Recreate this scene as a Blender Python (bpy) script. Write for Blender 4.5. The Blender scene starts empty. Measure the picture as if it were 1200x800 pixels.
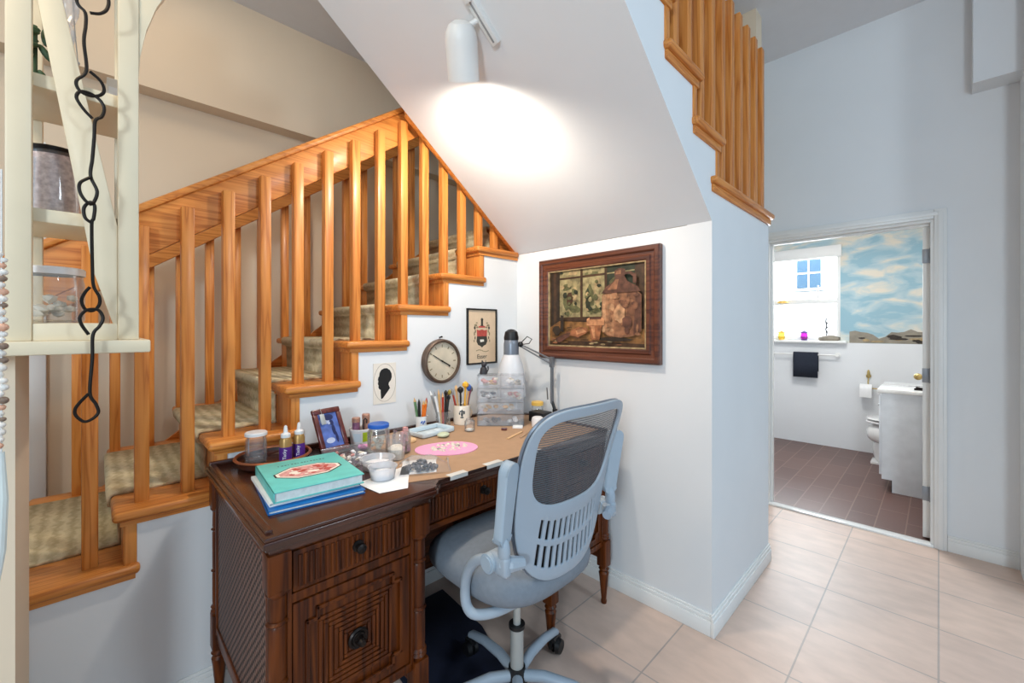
import bpy, bmesh, math, random
from mathutils import Vector, Matrix
random.seed(7)
C = bpy.context.scene.collection
SC = bpy.context.scene
R = math.radians

# ------------------------------------------------------------------ camera, world, big lights, exposure
cam = bpy.data.objects.new('camera', bpy.data.cameras.new('camera'))
C.objects.link(cam)
cam.location = (0, 0, 1.35)
cam.rotation_euler = (R(90), 0, R(45.4))
cam.data.sensor_width = 36.0
cam.data.lens = 36.0 * 493 / 1200
cam.data.shift_y = -15 / 1200
cam.data.clip_start = 0.02
SC.camera = cam
SC.view_settings.view_transform = 'Standard'
SC.view_settings.look = 'None'
SC.view_settings.gamma = 1
SC.view_settings.use_curve_mapping = False
SC.view_settings.exposure = 0.0
SC.cycles.transparent_max_bounces = 32
SC.cycles.sample_clamp_indirect = 4.0

world = bpy.data.worlds.new('world')
SC.world = world
world.use_nodes = True
bg = world.node_tree.nodes['Background']
bg.inputs[0].default_value = (0.58, 0.80, 1.0, 1)
bg.inputs[1].default_value = 0.54

def lamp_obj(name, kind, loc, energy, color, target=None, size=None, size_y=None, parent=None, blend=None, angle=None):
    l = bpy.data.lights.new(name, kind)
    l.energy = energy
    l.color = color
    if kind == 'AREA':
        l.shape = 'RECTANGLE'
        l.size = size
        l.size_y = size_y or size
    elif size is not None:
        l.shadow_soft_size = size
    if kind == 'SPOT':
        l.spot_size = angle
        l.spot_blend = blend
    o = bpy.data.objects.new(name, l)
    C.objects.link(o)
    o.location = loc
    if target is not None:
        d = Vector(target) - Vector(loc)
        o.rotation_euler = d.to_track_quat('-Z', 'Y').to_euler()
    return o

# daylight from the windows of the room behind the camera
lamp_obj('daylight_window', 'AREA', (1.25, -2.5, 1.95), 76, (0.76, 0.90, 1.0), (-0.9, 1.7, 0.85), 0.5, 0.6)
# daylight from the tall window right of the camera
lamp_obj('side_window_daylight', 'AREA', (3.0, 1.5, 3.3), 46, (0.74, 0.89, 1.0), (-1.5, .3, .6), 0.5, 0.7)
# warm ceiling light of the room at the foot of the stairs
lamp_obj('warm_ceiling_light', 'AREA', (-1.0, -0.8, 3.0), 13, (1.0, 0.76, 0.48), (-1.4, -0.1, 1.4), 0.4)
lamp_obj('stairwell_light', 'AREA', (-2.45, 0.1, 3.34), 5, (1.0, 0.80, 0.58), (-2.45, 0.6, 0.0), 0.5)
# bathroom: daylight at its window, and an added fill lamp to brighten the room
lamp_obj('bathroom_window_daylight', 'AREA', (-1.25, 6.35, 1.9), 55, (0.86, 0.94, 1.0), (-0.6, 4.5, 0.6), 0.9, 1.0)
lamp_obj('bathroom_fill_light', 'AREA', (-0.65, 4.45, 2.40), 24, (1.0, 0.97, 0.92), (-0.7, 4.9, 0), 0.5)
lamp_obj('outdoor_daylight', 'AREA', (-1.6, 7.0, 5.2), 1500, (0.93, 0.97, 1.0), (-1.6, 9.2, 2.0), 3.0)

# ------------------------------------------------------------------ materials
def lin(c):
    return tuple((x / 255 / 12.92 if x / 255 <= .04045 else ((x / 255 + .055) / 1.055) ** 2.4) for x in c) + (1,)

MATS = {}
def new_mat(name):
    m = bpy.data.materials.new(name)
    m.use_nodes = True
    MATS[name] = m
    return m, m.node_tree.nodes, m.node_tree.links, m.node_tree.nodes['Principled BSDF']

def plain(name, rgb, rough=.5, metal=0, noise=0.06, scale=12, bump=0.0, spec=.5, coat=0):
    m, N, L, B = new_mat(name)
    B.inputs['Roughness'].default_value = rough
    B.inputs['Metallic'].default_value = metal
    B.inputs['Specular IOR Level'].default_value = spec
    B.inputs['Coat Weight'].default_value = coat
    tc = N.new('ShaderNodeTexCoord')
    nz = N.new('ShaderNodeTexNoise')
    nz.inputs['Scale'].default_value = scale
    nz.inputs['Detail'].default_value = 5
    L.new(tc.outputs['Object'], nz.inputs['Vector'])
    rp = N.new('ShaderNodeValToRGB')
    c = lin(rgb)
    rp.color_ramp.elements[0].position = .3
    rp.color_ramp.elements[1].position = .7
    rp.color_ramp.elements[0].color = tuple(x * (1 - noise) for x in c[:3]) + (1,)
    rp.color_ramp.elements[1].color = tuple(min(1, x * (1 + noise)) for x in c[:3]) + (1,)
    L.new(nz.outputs['Fac'], rp.inputs['Fac'])
    L.new(rp.outputs['Color'], B.inputs['Base Color'])
    if bump:
        b = N.new('ShaderNodeBump')
        b.inputs['Strength'].default_value = bump
        b.inputs['Distance'].default_value = .002
        n2 = N.new('ShaderNodeTexNoise')
        n2.inputs['Scale'].default_value = scale * 12
        L.new(tc.outputs['Object'], n2.inputs['Vector'])
        L.new(n2.outputs['Fac'], b.inputs['Height'])
        L.new(b.outputs['Normal'], B.inputs['Normal'])
    return m

def wood(name, cols, axis='z', freq=26, rough=.35, coat=.2, stretch=.045, spec=.5):
    m, N, L, B = new_mat(name)
    B.inputs['Roughness'].default_value = rough
    B.inputs['Coat Weight'].default_value = coat
    B.inputs['Coat Roughness'].default_value = .2
    B.inputs['Specular IOR Level'].default_value = spec
    tc = N.new('ShaderNodeTexCoord')
    oi = N.new('ShaderNodeObjectInfo')
    mul = N.new('ShaderNodeMath'); mul.operation = 'MULTIPLY'; mul.inputs[1].default_value = 37.0
    L.new(oi.outputs['Random'], mul.inputs[0])
    add = N.new('ShaderNodeVectorMath'); add.operation = 'ADD'
    L.new(tc.outputs['Object'], add.inputs[0])
    L.new(mul.outputs[0], add.inputs[1])
    mp = N.new('ShaderNodeMapping')
    s = [1, 1, 1]
    s['xyz'.index(axis)] = stretch
    mp.inputs['Scale'].default_value = s
    L.new(add.outputs[0], mp.inputs['Vector'])
    n1 = N.new('ShaderNodeTexNoise')
    n1.inputs['Scale'].default_value = freq
    n1.inputs['Detail'].default_value = 2
    n1.inputs['Distortion'].default_value = .25
    L.new(mp.outputs['Vector'], n1.inputs['Vector'])
    ring = N.new('ShaderNodeMath'); ring.operation = 'MULTIPLY'; ring.inputs[1].default_value = 5.0
    L.new(n1.outputs['Fac'], ring.inputs[0])
    fr = N.new('ShaderNodeMath'); fr.operation = 'PINGPONG'; fr.inputs[1].default_value = .5
    L.new(ring.outputs[0], fr.inputs[0])
    n2 = N.new('ShaderNodeTexNoise')
    n2.inputs['Scale'].default_value = freq * 9
    n2.inputs['Detail'].default_value = 4
    L.new(mp.outputs['Vector'], n2.inputs['Vector'])
    mx = N.new('ShaderNodeMath'); mx.operation = 'MULTIPLY_ADD'
    mx.inputs[1].default_value = .35
    L.new(n2.outputs['Fac'], mx.inputs[0])
    L.new(fr.outputs[0], mx.inputs[2])
    rp = N.new('ShaderNodeValToRGB')
    rp.color_ramp.elements[0].position = .12
    rp.color_ramp.elements[0].color = lin(cols[0])
    rp.color_ramp.elements[1].position = .62
    rp.color_ramp.elements[1].color = lin(cols[2])
    e = rp.color_ramp.elements.new(.32)
    e.color = lin(cols[1])
    L.new(mx.outputs[0], rp.inputs['Fac'])
    L.new(rp.outputs['Color'], B.inputs['Base Color'])
    return m

OAK = ((172, 98, 38), (200, 123, 54), (214, 140, 68))
for ax in 'xyz':
    wood('oak_' + ax, OAK, ax, 26 if ax == 'z' else 30, .42, .12, spec=.35)
DK = ((46, 17, 3), (74, 31, 6), (98, 46, 9))
for ax in 'xyz':
    wood('desk_' + ax, DK, ax, 22, .4, .06, spec=.25)
wood('desk_top_wood', ((50, 24, 15), (60, 29, 18), (70, 34, 21)), 'y', 16, .22, .6)
wood('frame_wood', ((62, 30, 20), (86, 45, 30), (104, 58, 38)), 'x', 20, .35, .3)
wood('mahogany', ((66, 20, 20), (86, 30, 26), (100, 38, 32)), 'z', 25, .3, .4)

plain('wall_white', (226, 228, 230), .75, noise=.015, scale=3, bump=.06, spec=.25)
plain('wall_cream', (222, 204, 180), .75, noise=.015, scale=3, bump=.06, spec=.25)
plain('trim_white', (232, 232, 230), .4, noise=.01)
plain('ceiling_paint', (222, 224, 228), .85, noise=.01, spec=.2)
plain('cabinet_cream', (222, 208, 180), .45, noise=.02)
plain('black_iron', (30, 24, 20), .45, .6, noise=.2)
plain('dark_bronze', (38, 32, 30), .4, .7, noise=.25, scale=40)
plain('chair_plastic', (158, 171, 184), .42, noise=.02, bump=.05)
plain('chair_pad', (162, 178, 192), .5, noise=.02)
plain('chair_fabric', (122, 130, 140), .85, noise=.06, scale=60, bump=.3)
plain('grey_metal', (150, 154, 160), .35, .6)
plain('column_metal', (176, 176, 172), .35, .2)
plain('black_plastic', (18, 18, 20), .45)
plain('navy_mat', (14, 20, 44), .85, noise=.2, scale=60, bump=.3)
plain('chrome', (205, 205, 205), .15, 1.0)
plain('brass', (196, 170, 110), .3, .9)
plain('porcelain', (238, 238, 236), .15, coat=.5)
plain('vanity_white', (226, 230, 234), .35)
plain('paper_white', (240, 240, 240), .8)
plain('paper_kraft', (176, 142, 112), .85, noise=.05, scale=20)
plain('tape_white', (215, 215, 212), .5)
plain('pink_mat', (238, 168, 206), .7, noise=.04)
plain('shell', (222, 212, 196), .5, noise=.2, scale=60)
plain('shell_grey', (150, 150, 140), .5, noise=.3, scale=60)
plain('pink_salt', (238, 206, 202), .7, noise=.35, scale=95, bump=.6)
plain('turquoise_cover', (100, 196, 190), .4, noise=.08, scale=25)
plain('blue_cover', (20, 104, 176), .3, noise=.05)
plain('page_edges', (226, 226, 222), .8, noise=.08, scale=80)
plain('ornament_pink', (206, 150, 146), .7, noise=.25, scale=90)
plain('ink_black', (14, 14, 15), .6)
plain('cream_card', (232, 224, 212), .8, noise=.03)
plain('tan_card', (216, 190, 160), .8, noise=.04, scale=30)
plain('thin_line_grey', (150, 140, 132), .7)
plain('crest_red', (178, 74, 64), .7, noise=.2, scale=60)
plain('crest_dark', (60, 56, 48), .7, noise=.25, scale=80)
plain('crest_scroll', (138, 124, 96), .7, noise=.25, scale=80)
plain('clock_face', (206, 194, 172), .6, noise=.12, scale=14)
plain('clock_rim', (92, 74, 62), .5, .3, noise=.2, scale=30)
plain('copper', (168, 100, 66), .35, .7, noise=.15)
plain('photo_blue', (82, 106, 176), .4, noise=.4, scale=26)
plain('photo_dark', (24, 34, 86), .4, noise=.2, scale=50)
plain('photo_pale', (178, 188, 214), .4, noise=.15, scale=40)
plain('tag_grey', (176, 178, 178), .4, .3)
plain('glue_gold', (172, 134, 76), .35, .35, noise=.08)
plain('glue_purple', (82, 34, 128), .5)
plain('glitter_tube', (186, 142, 122), .35, .5, noise=.3, scale=200)
plain('glitter_purple', (140, 92, 120), .4, .4, noise=.3, scale=200)
plain('lime_label', (160, 186, 30), .6, noise=.12, scale=60)
plain('blue_lid', (34, 96, 190), .35, noise=.1)
plain('lid_white', (228, 226, 226), .35)
plain('dark_beads', (86, 90, 100), .4, .2, noise=.6, scale=180)
plain('seed_brown', (104, 88, 76), .6, noise=.6, scale=200)
plain('pale_tray', (206, 220, 228), .35, noise=.03)
plain('pale_green', (196, 206, 176), .4, noise=.1)
plain('peach_disc', (232, 196, 146), .6)
plain('blush_pink', (222, 150, 200), .6)
for nm, col in (('pencil_orange', (232, 118, 30)), ('pencil_red', (176, 56, 34)), ('pencil_green', (96, 132, 92)), ('pencil_black', (28, 26, 26)),
                ('pencil_blue', (60, 100, 180)), ('pencil_wood', (206, 164, 108)), ('brush_tan', (222, 180, 130)), ('brush_yellow', (240, 180, 60)),
                ('brush_grey', (150, 150, 150)), ('brush_pink', (196, 120, 140)), ('bristle_olive', (160, 140, 60)), ('bristle_dark', (70, 60, 40))):
    plain(nm, col, .45)
plain('mug_cream', (228, 216, 200), .25, noise=.02)
plain('mug_ink', (60, 66, 70), .4)
plain('cat_black', (46, 44, 48), .5, noise=.3, scale=60)
plain('lamp_grey', (120, 128, 140), .35, .3)
plain('arm_grey', (132, 134, 138), .35, .7)
plain('amber', (238, 190, 90), .4)
plain('dark_towel', (34, 40, 54), .95, noise=.2, scale=90, bump=.6)
plain('vinyl_grey_green', (196, 196, 186), .6)
plain('white_foil', (236, 236, 240), .3)
plain('bead_white', (228, 224, 218), .3)
plain('bead_rose', (216, 166, 140), .3)
plain('bead_brown', (130, 110, 96), .3)
plain('cloth_aqua', (206, 214, 212), .9)
plain('facade_white', (240, 240, 240), .8, noise=.02)
plain('facade_glass', (60, 84, 104), .6, spec=.1)
plain('leaf_green', (52, 78, 48), .6, noise=.3)
plain('stone_grey', (140, 132, 118), .6, noise=.25)
plain('toe_dark', (30, 28, 30), .7)
for nm, col in (('paint_brown', (74, 50, 30)), ('paint_dark', (48, 36, 24)), ('paint_gold', (150, 104, 56)), ('paint_pane', (166, 152, 108)), ('paint_green', (44, 54, 36)),
                ('paint_jug_warm', (182, 130, 92)), ('paint_jug_shade', (134, 88, 62)), ('paint_jug', (158, 108, 76)), ('paint_jug_dark', (104, 66, 50)), ('paint_jug_light', (196, 148, 108)), ('paint_pot', (166, 104, 66)), ('paint_pot_light', (214, 150, 104)),
                ('paint_moss', (104, 104, 66)), ('paint_stone', (186, 160, 116))):
    plain(nm, tuple(x * .86 for x in col), .5, noise=.5, scale=34)

def clear(name, tint=(1, 1, 1), haze=.08, rough=.03, gl=.12):
    m, N, L, B = new_mat(name)
    out = N['Material Output']
    tr = N.new('ShaderNodeBsdfTransparent'); tr.inputs[0].default_value = tint + (1,)
    gs = N.new('ShaderNodeBsdfGlossy'); gs.inputs['Roughness'].default_value = rough
    df = N.new('ShaderNodeBsdfDiffuse'); df.inputs[0].default_value = (.93, .94, .96, 1)
    fr = N.new('ShaderNodeFresnel'); fr.inputs[0].default_value = 1.45
    ad = N.new('ShaderNodeMath'); ad.operation = 'ADD'; ad.inputs[1].default_value = gl * .3
    m1 = N.new('ShaderNodeMixShader'); m1.inputs[0].default_value = haze
    m2 = N.new('ShaderNodeMixShader')
    ad.operation = 'MULTIPLY_ADD'; ad.inputs[1].default_value = .5; ad.inputs[2].default_value = gl * .08
    L.new(fr.outputs[0], ad.inputs[0]); L.new(ad.outputs[0], m2.inputs[0])
    L.new(tr.outputs[0], m1.inputs[1]); L.new(df.outputs[0], m1.inputs[2])
    L.new(m1.outputs[0], m2.inputs[1]); L.new(gs.outputs[0], m2.inputs[2])
    L.new(m2.outputs[0], out.inputs['Surface'])
    N.remove(B)
    return m
clear('glass', (.985, .99, .99), .05)
clear('pane_glass', (1, 1, 1), .0)
clear('clear_plastic', (.985, .99, 1), .07, .1)
clear('drawer_plastic', (.985, .99, 1), .10, .1)
clear('hazy_plastic', (.98, .985, 1), .30, .15)
clear('shade_plastic', (.97, .96, 1), .62, .2)
clear('yellow_glass', (1, .85, .25), .05)
clear('purple_glass', (.75, .1, .7), .05)

def mesh_fabric():
    m, N, L, B = new_mat('chair_mesh')
    out = N['Material Output']
    tc = N.new('ShaderNodeTexCoord')
    wv = N.new('ShaderNodeTexWave'); wv.wave_type = 'BANDS'; wv.bands_direction = 'Z'
    wv.inputs['Scale'].default_value = 45
    wv.inputs['Distortion'].default_value = .4
    L.new(tc.outputs['Object'], wv.inputs['Vector'])
    rp = N.new('ShaderNodeMapRange'); rp.inputs[3].default_value = .42; rp.inputs[4].default_value = .95
    L.new(wv.outputs['Fac'], rp.inputs[0])
    tr = N.new('ShaderNodeBsdfTransparent')
    mx = N.new('ShaderNodeMixShader')
    B.inputs['Base Color'].default_value = lin((86, 90, 96))
    B.inputs['Roughness'].default_value = .7
    L.new(rp.outputs[0], mx.inputs[0]); L.new(tr.outputs[0], mx.inputs[1]); L.new(B.outputs[0], mx.inputs[2])
    L.new(mx.outputs[0], out.inputs['Surface'])
mesh_fabric()

def tile_floor():
    m, N, L, B = new_mat('floor_tile')
    tc = N.new('ShaderNodeTexCoord')
    mp = N.new('ShaderNodeMapping')
    mp.inputs['Location'].default_value = (0, -3.083, 0)
    L.new(tc.outputs['Object'], mp.inputs['Vector'])
    br = N.new('ShaderNodeTexBrick')
    br.offset = 0; br.squash = 1
    br.inputs['Scale'].default_value = 1
    br.inputs['Mortar Size'].default_value = .0035
    br.inputs['Mortar Smooth'].default_value = .2
    br.inputs['Brick Width'].default_value = .41
    br.inputs['Row Height'].default_value = .39
    br.inputs['Color1'].default_value = lin((214, 188, 172))
    br.inputs['Color2'].default_value = lin((207, 182, 168))
    br.inputs['Mortar'].default_value = lin((172, 158, 150))
    L.new(mp.outputs[0], br.inputs['Vector'])
    n = N.new('ShaderNodeTexNoise'); n.inputs['Scale'].default_value = 7; n.inputs['Detail'].default_value = 8
    mp2 = N.new('ShaderNodeMapping'); mp2.inputs['Scale'].default_value = (1, 2.2, 1)
    L.new(tc.outputs['Object'], mp2.inputs[0]); L.new(mp2.outputs[0], n.inputs['Vector'])
    mr = N.new('ShaderNodeMapRange'); mr.inputs[1].default_value = .3; mr.inputs[2].default_value = .7; mr.inputs[3].default_value = .9; mr.inputs[4].default_value = 1.06
    L.new(n.outputs['Fac'], mr.inputs[0])
    vm = N.new('ShaderNodeVectorMath'); vm.operation = 'MULTIPLY'
    L.new(br.outputs['Color'], vm.inputs[0]); L.new(mr.outputs[0], vm.inputs[1])
    L.new(vm.outputs[0], B.inputs['Base Color'])
    B.inputs['Roughness'].default_value = .42
    bp = N.new('ShaderNodeBump'); bp.inputs['Strength'].default_value = .4; bp.inputs['Distance'].default_value = .003
    inv = N.new('ShaderNodeMath'); inv.operation = 'SUBTRACT'; inv.inputs[0].default_value = 1
    L.new(br.outputs['Fac'], inv.inputs[1]); L.new(inv.outputs[0], bp.inputs['Height']); L.new(bp.outputs[0], B.inputs['Normal'])
tile_floor()

def brown_tile():
    m, N, L, B = new_mat('bath_tile')
    tc = N.new('ShaderNodeTexCoord')
    mp = N.new('ShaderNodeMapping'); mp.inputs['Rotation'].default_value = (0, 0, R(90))
    L.new(tc.outputs['Object'], mp.inputs[0])
    br = N.new('ShaderNodeTexBrick'); br.offset = .5
    br.inputs['Scale'].default_value = 1
    br.inputs['Mortar Size'].default_value = .004
    br.inputs['Brick Width'].default_value = .40
    br.inputs['Row Height'].default_value = .155
    br.inputs['Color1'].default_value = lin((106, 76, 68))
    br.inputs['Color2'].default_value = lin((94, 66, 60))
    br.inputs['Mortar'].default_value = lin((132, 106, 94))
    L.new(mp.outputs[0], br.inputs['Vector'])
    L.new(br.outputs['Color'], B.inputs['Base Color'])
    B.inputs['Roughness'].default_value = .35
brown_tile()

def carpet():
    m, N, L, B = new_mat('carpet')
    tc = N.new('ShaderNodeTexCoord')
    wv = N.new('ShaderNodeTexWave'); wv.wave_type = 'BANDS'; wv.bands_direction = 'Y'
    wv.inputs['Scale'].default_value = 9; wv.inputs['Distortion'].default_value = 3.5; wv.inputs['Detail'].default_value = 3
    wv.inputs['Detail Scale'].default_value = 4
    mp = N.new('ShaderNodeMapping'); mp.inputs['Rotation'].default_value = (R(35), 0, 0)
    L.new(tc.outputs['Object'], mp.inputs[0]); L.new(mp.outputs[0], wv.inputs['Vector'])
    n = N.new('ShaderNodeTexNoise'); n.inputs['Scale'].default_value = 160; n.inputs['Detail'].default_value = 4
    L.new(tc.outputs['Object'], n.inputs['Vector'])
    ad = N.new('ShaderNodeMath'); ad.operation = 'MULTIPLY_ADD'; ad.inputs[1].default_value = .5
    L.new(n.outputs['Fac'], ad.inputs[0])
    hm = N.new('ShaderNodeMath'); hm.operation = 'MULTIPLY'; hm.inputs[1].default_value = .5
    L.new(wv.outputs['Fac'], hm.inputs[0]); L.new(hm.outputs[0], ad.inputs[2])
    rp = N.new('ShaderNodeValToRGB')
    rp.color_ramp.elements[0].position = .2; rp.color_ramp.elements[0].color = lin((182, 166, 132))
    rp.color_ramp.elements[1].position = .75; rp.color_ramp.elements[1].color = lin((214, 200, 166))
    L.new(ad.outputs[0], rp.inputs[0]); L.new(rp.outputs[0], B.inputs['Base Color'])
    B.inputs['Roughness'].default_value = 1; B.inputs['Specular IOR Level'].default_value = .1
    bp = N.new('ShaderNodeBump'); bp.inputs['Strength'].default_value = .6; bp.inputs['Distance'].default_value = .004
    L.new(ad.outputs[0], bp.inputs['Height']); L.new(bp.outputs[0], B.inputs['Normal'])
carpet()

def cane():
    m, N, L, B = new_mat('cane_weave')
    tc = N.new('ShaderNodeTexCoord')
    mp = N.new('ShaderNodeMapping'); mp.inputs['Rotation'].default_value = (0, R(45), 0)
    L.new(tc.outputs['Object'], mp.inputs[0])
    w = []
    for d in ('X', 'Z'):
        wv = N.new('ShaderNodeTexWave'); wv.wave_type = 'BANDS'; wv.bands_direction = d
        wv.inputs['Scale'].default_value = 17; wv.inputs['Distortion'].default_value = .8
        L.new(mp.outputs[0], wv.inputs['Vector'])
        w.append(wv)
    mx = N.new('ShaderNodeMath'); mx.operation = 'MULTIPLY'
    L.new(w[0].outputs['Fac'], mx.inputs[0]); L.new(w[1].outputs['Fac'], mx.inputs[1])
    rp = N.new('ShaderNodeValToRGB')
    rp.color_ramp.elements[0].position = .08; rp.color_ramp.elements[0].color = lin((40, 26, 22))
    rp.color_ramp.elements[1].position = .5; rp.color_ramp.elements[1].color = lin((128, 98, 88))
    L.new(mx.outputs[0], rp.inputs[0]); L.new(rp.outputs[0], B.inputs['Base Color'])
    B.inputs['Roughness'].default_value = .55
    bp = N.new('ShaderNodeBump'); bp.inputs['Strength'].default_value = .8; bp.inputs['Distance'].default_value = .003
    L.new(mx.outputs[0], bp.inputs['Height']); L.new(bp.outputs[0], B.inputs['Normal'])
cane()

def mural():
    m, N, L, B = new_mat('sky_mural')
    tc = N.new('ShaderNodeTexCoord')
    mp = N.new('ShaderNodeMapping'); mp.inputs['Scale'].default_value = (2.2, 1, 5.5)
    L.new(tc.outputs['Object'], mp.inputs[0])
    n = N.new('ShaderNodeTexNoise'); n.inputs['Scale'].default_value = 1.6; n.inputs['Detail'].default_value = 6; n.inputs['Distortion'].default_value = .5
    L.new(mp.outputs[0], n.inputs['Vector'])
    rp = N.new('ShaderNodeValToRGB')
    rp.color_ramp.elements[0].position = .42; rp.color_ramp.elements[0].color = lin((146, 182, 196))
    rp.color_ramp.elements[1].position = .66; rp.color_ramp.elements[1].color = lin((222, 214, 198))
    e = rp.color_ramp.elements.new(.53); e.color = lin((176, 198, 204))
    L.new(n.outputs['Fac'], rp.inputs[0])
    L.new(rp.outputs[0], B.inputs['Base Color'])
    B.inputs['Roughness'].default_value = .7
mural()

def emis(name, col, s):
    m, N, L, B = new_mat(name)
    B.inputs['Emission Color'].default_value = col + (1,)
    B.inputs['Emission Strength'].default_value = s
emis('bulb', (1, .86, .66), 6)

# ------------------------------------------------------------------ mesh helpers
class MB:
    def __init__(self):
        self.bm = bmesh.new()
    def _merge(self, t, mi, mtx=None):
        if mtx is not None:
            bmesh.ops.transform(t, matrix=mtx, verts=t.verts)
        bmesh.ops.recalc_face_normals(t, faces=t.faces)
        for f in t.faces:
            f.material_index = mi
        me = bpy.data.meshes.new('tmp')
        t.to_mesh(me); t.free()
        self.bm.from_mesh(me)
        bpy.data.meshes.remove(me)
        return self
    def box(self, x0, x1, y0, y1, z0, z1, bev=0, mi=0, seg=2, mtx=None):
        t = bmesh.new()
        bmesh.ops.create_cube(t, size=1)
        for v in t.verts:
            v.co = Vector(((x0 + x1) / 2 + v.co.x * (x1 - x0), (y0 + y1) / 2 + v.co.y * (y1 - y0), (z0 + z1) / 2 + v.co.z * (z1 - z0)))
        if bev:
            bmesh.ops.bevel(t, geom=t.edges[:], offset=bev, segments=seg, affect='EDGES', profile=.5)
        return self._merge(t, mi, mtx)
    def prism(self, pts, vec, bev=0, mi=0, mtx=None):
        t = bmesh.new()
        vec = Vector(vec)
        a = [t.verts.new(p) for p in pts]
        b = [t.verts.new(Vector(p) + vec) for p in pts]
        n = len(pts)
        t.faces.new(a); t.faces.new(b[::-1])
        for i in range(n):
            t.faces.new((a[i], b[i], b[(i + 1) % n], a[(i + 1) % n]))
        if bev:
            bmesh.ops.bevel(t, geom=t.edges[:], offset=bev, segments=2, affect='EDGES', profile=.5)
        return self._merge(t, mi, mtx)
    def poly(self, pts, mi=0, mtx=None):
        t = bmesh.new()
        t.faces.new([t.verts.new(p) for p in pts])
        for f in t.faces:
            f.material_index = mi
        if mtx is not None:
            bmesh.ops.transform(t, matrix=mtx, verts=t.verts)
        me = bpy.data.meshes.new('tmp'); t.to_mesh(me); t.free(); self.bm.from_mesh(me); bpy.data.meshes.remove(me)
        return self
    def lathe(self, prof, loc=(0, 0, 0), n=24, mi=0, mtx=None, closed=False):
        t = bmesh.new()
        rows = []
        for r, z in prof:
            if r < 1e-6:
                rows.append([t.verts.new((0, 0, z))])
            else:
                rows.append([t.verts.new((r * math.cos(2 * math.pi * i / n), r * math.sin(2 * math.pi * i / n), z)) for i in range(n)])
        pairs = list(zip(rows, rows[1:]))
        if closed:
            pairs.append((rows[-1], rows[0]))
        for A, Bq in pairs:
            for i in range(n):
                j = (i + 1) % n
                if len(A) == 1 and len(Bq) == 1:
                    continue
                if len(A) == 1:
                    t.faces.new((A[0], Bq[i], Bq[j]))
                elif len(Bq) == 1:
                    t.faces.new((A[i], A[j], Bq[0]))
                else:
                    t.faces.new((A[i], A[j], Bq[j], Bq[i]))
        m = Matrix.Translation(loc)
        if mtx is not None:
            m = m @ mtx
        return self._merge(t, mi, m)
    def cyl(self, p0, p1, r0, r1=None, n=14, mi=0):
        p0 = Vector(p0); p1 = Vector(p1)
        d = p1 - p0
        q = d.to_track_quat('Z', 'Y').to_matrix().to_4x4()
        return self.lathe([(0, 0), (r0, 0), (r0 if r1 is None else r1, d.length), (0, d.length)], p0, n, mi, q)
    def tube(self, pts, r, closed=False, n=8, mi=0):
        pts = [Vector(p) for p in pts]
        t = bmesh.new()
        m = len(pts)
        rr = r if isinstance(r, (list, tuple)) else [r] * m
        rings = []
        up = None
        for i, p in enumerate(pts):
            if closed:
                d = pts[(i + 1) % m] - pts[i - 1]
            else:
                d = pts[min(i + 1, m - 1)] - pts[max(i - 1, 0)]
            d.normalize()
            if up is None:
                up = d.orthogonal().normalized()
            else:
                up = (up - d * up.dot(d)).normalized()
            s = d.cross(up)
            rings.append([t.verts.new(p + (up * math.cos(2 * math.pi * k / n) + s * math.sin(2 * math.pi * k / n)) * rr[i]) for k in range(n)])
        prs = list(zip(rings, rings[1:]))
        if closed:
            prs.append((rings[-1], rings[0]))
        for A, Bq in prs:
            for k in range(n):
                t.faces.new((A[k], A[(k + 1) % n], Bq[(k + 1) % n], Bq[k]))
        if not closed:
            t.faces.new(rings[0]); t.faces.new(rings[-1][::-1])
        return self._merge(t, mi)
    def ball(self, c, r, mi=0, u=16, v=10, mtx=None):
        t = bmesh.new()
        bmesh.ops.create_uvsphere(t, u_segments=u, v_segments=v, radius=1)
        rx = r if isinstance(r, (tuple, list)) else (r, r, r)
        M = Matrix.Translation(c)
        if mtx is not None:
            M = M @ mtx
        return self._merge(t, mi, M @ Matrix.Diagonal((*rx, 1)))
    def rock(self, c, r, mi=0, seed=0):
        rn = random.Random(seed)
        t = bmesh.new()
        bmesh.ops.create_icosphere(t, subdivisions=1, radius=1)
        for v in t.verts:
            v.co *= rn.uniform(.7, 1.1)
        return self._merge(t, mi, Matrix.Translation(c) @ Matrix.Rotation(rn.random() * 6, 4, 'Z') @ Matrix.Diagonal((*r, 1)))

def smooth(pts, n=5):
    out = []
    P_ = [Vector(p) for p in pts]
    for i in range(len(P_) - 1):
        p0 = P_[max(i - 1, 0)]; p1 = P_[i]; p2 = P_[i + 1]; p3 = P_[min(i + 2, len(P_) - 1)]
        for k in range(n):
            u = k / n
            out.append(.5 * ((2 * p1) + (-p0 + p2) * u + (2 * p0 - 5 * p1 + 4 * p2 - p3) * u * u + (-p0 + 3 * p1 - 3 * p2 + p3) * u ** 3))
    out.append(P_[-1])
    return out

def world_loc(o):
    v = Vector((0, 0, 0))
    while o:
        v += Vector(o.location)
        o = o.parent
    return v

def obj(name, mb, mats, parent=None, local=False, flat=False):
    """link one mesh object; coordinates are world coordinates unless local"""
    me = bpy.data.meshes.new(name)
    bm = mb.bm
    if parent is not None and not local:
        bmesh.ops.translate(bm, vec=-world_loc(parent), verts=bm.verts)
    bm.to_mesh(me); bm.free()
    for m in (mats if isinstance(mats, (list, tuple)) else [mats]):
        me.materials.append(MATS[m])
    if not flat:
        for p in me.polygons:
            p.use_smooth = True
        me.set_sharp_from_angle(angle=R(32))
    o = bpy.data.objects.new(name, me)
    C.objects.link(o)
    if parent is not None:
        o.parent = parent
    return o

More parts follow.
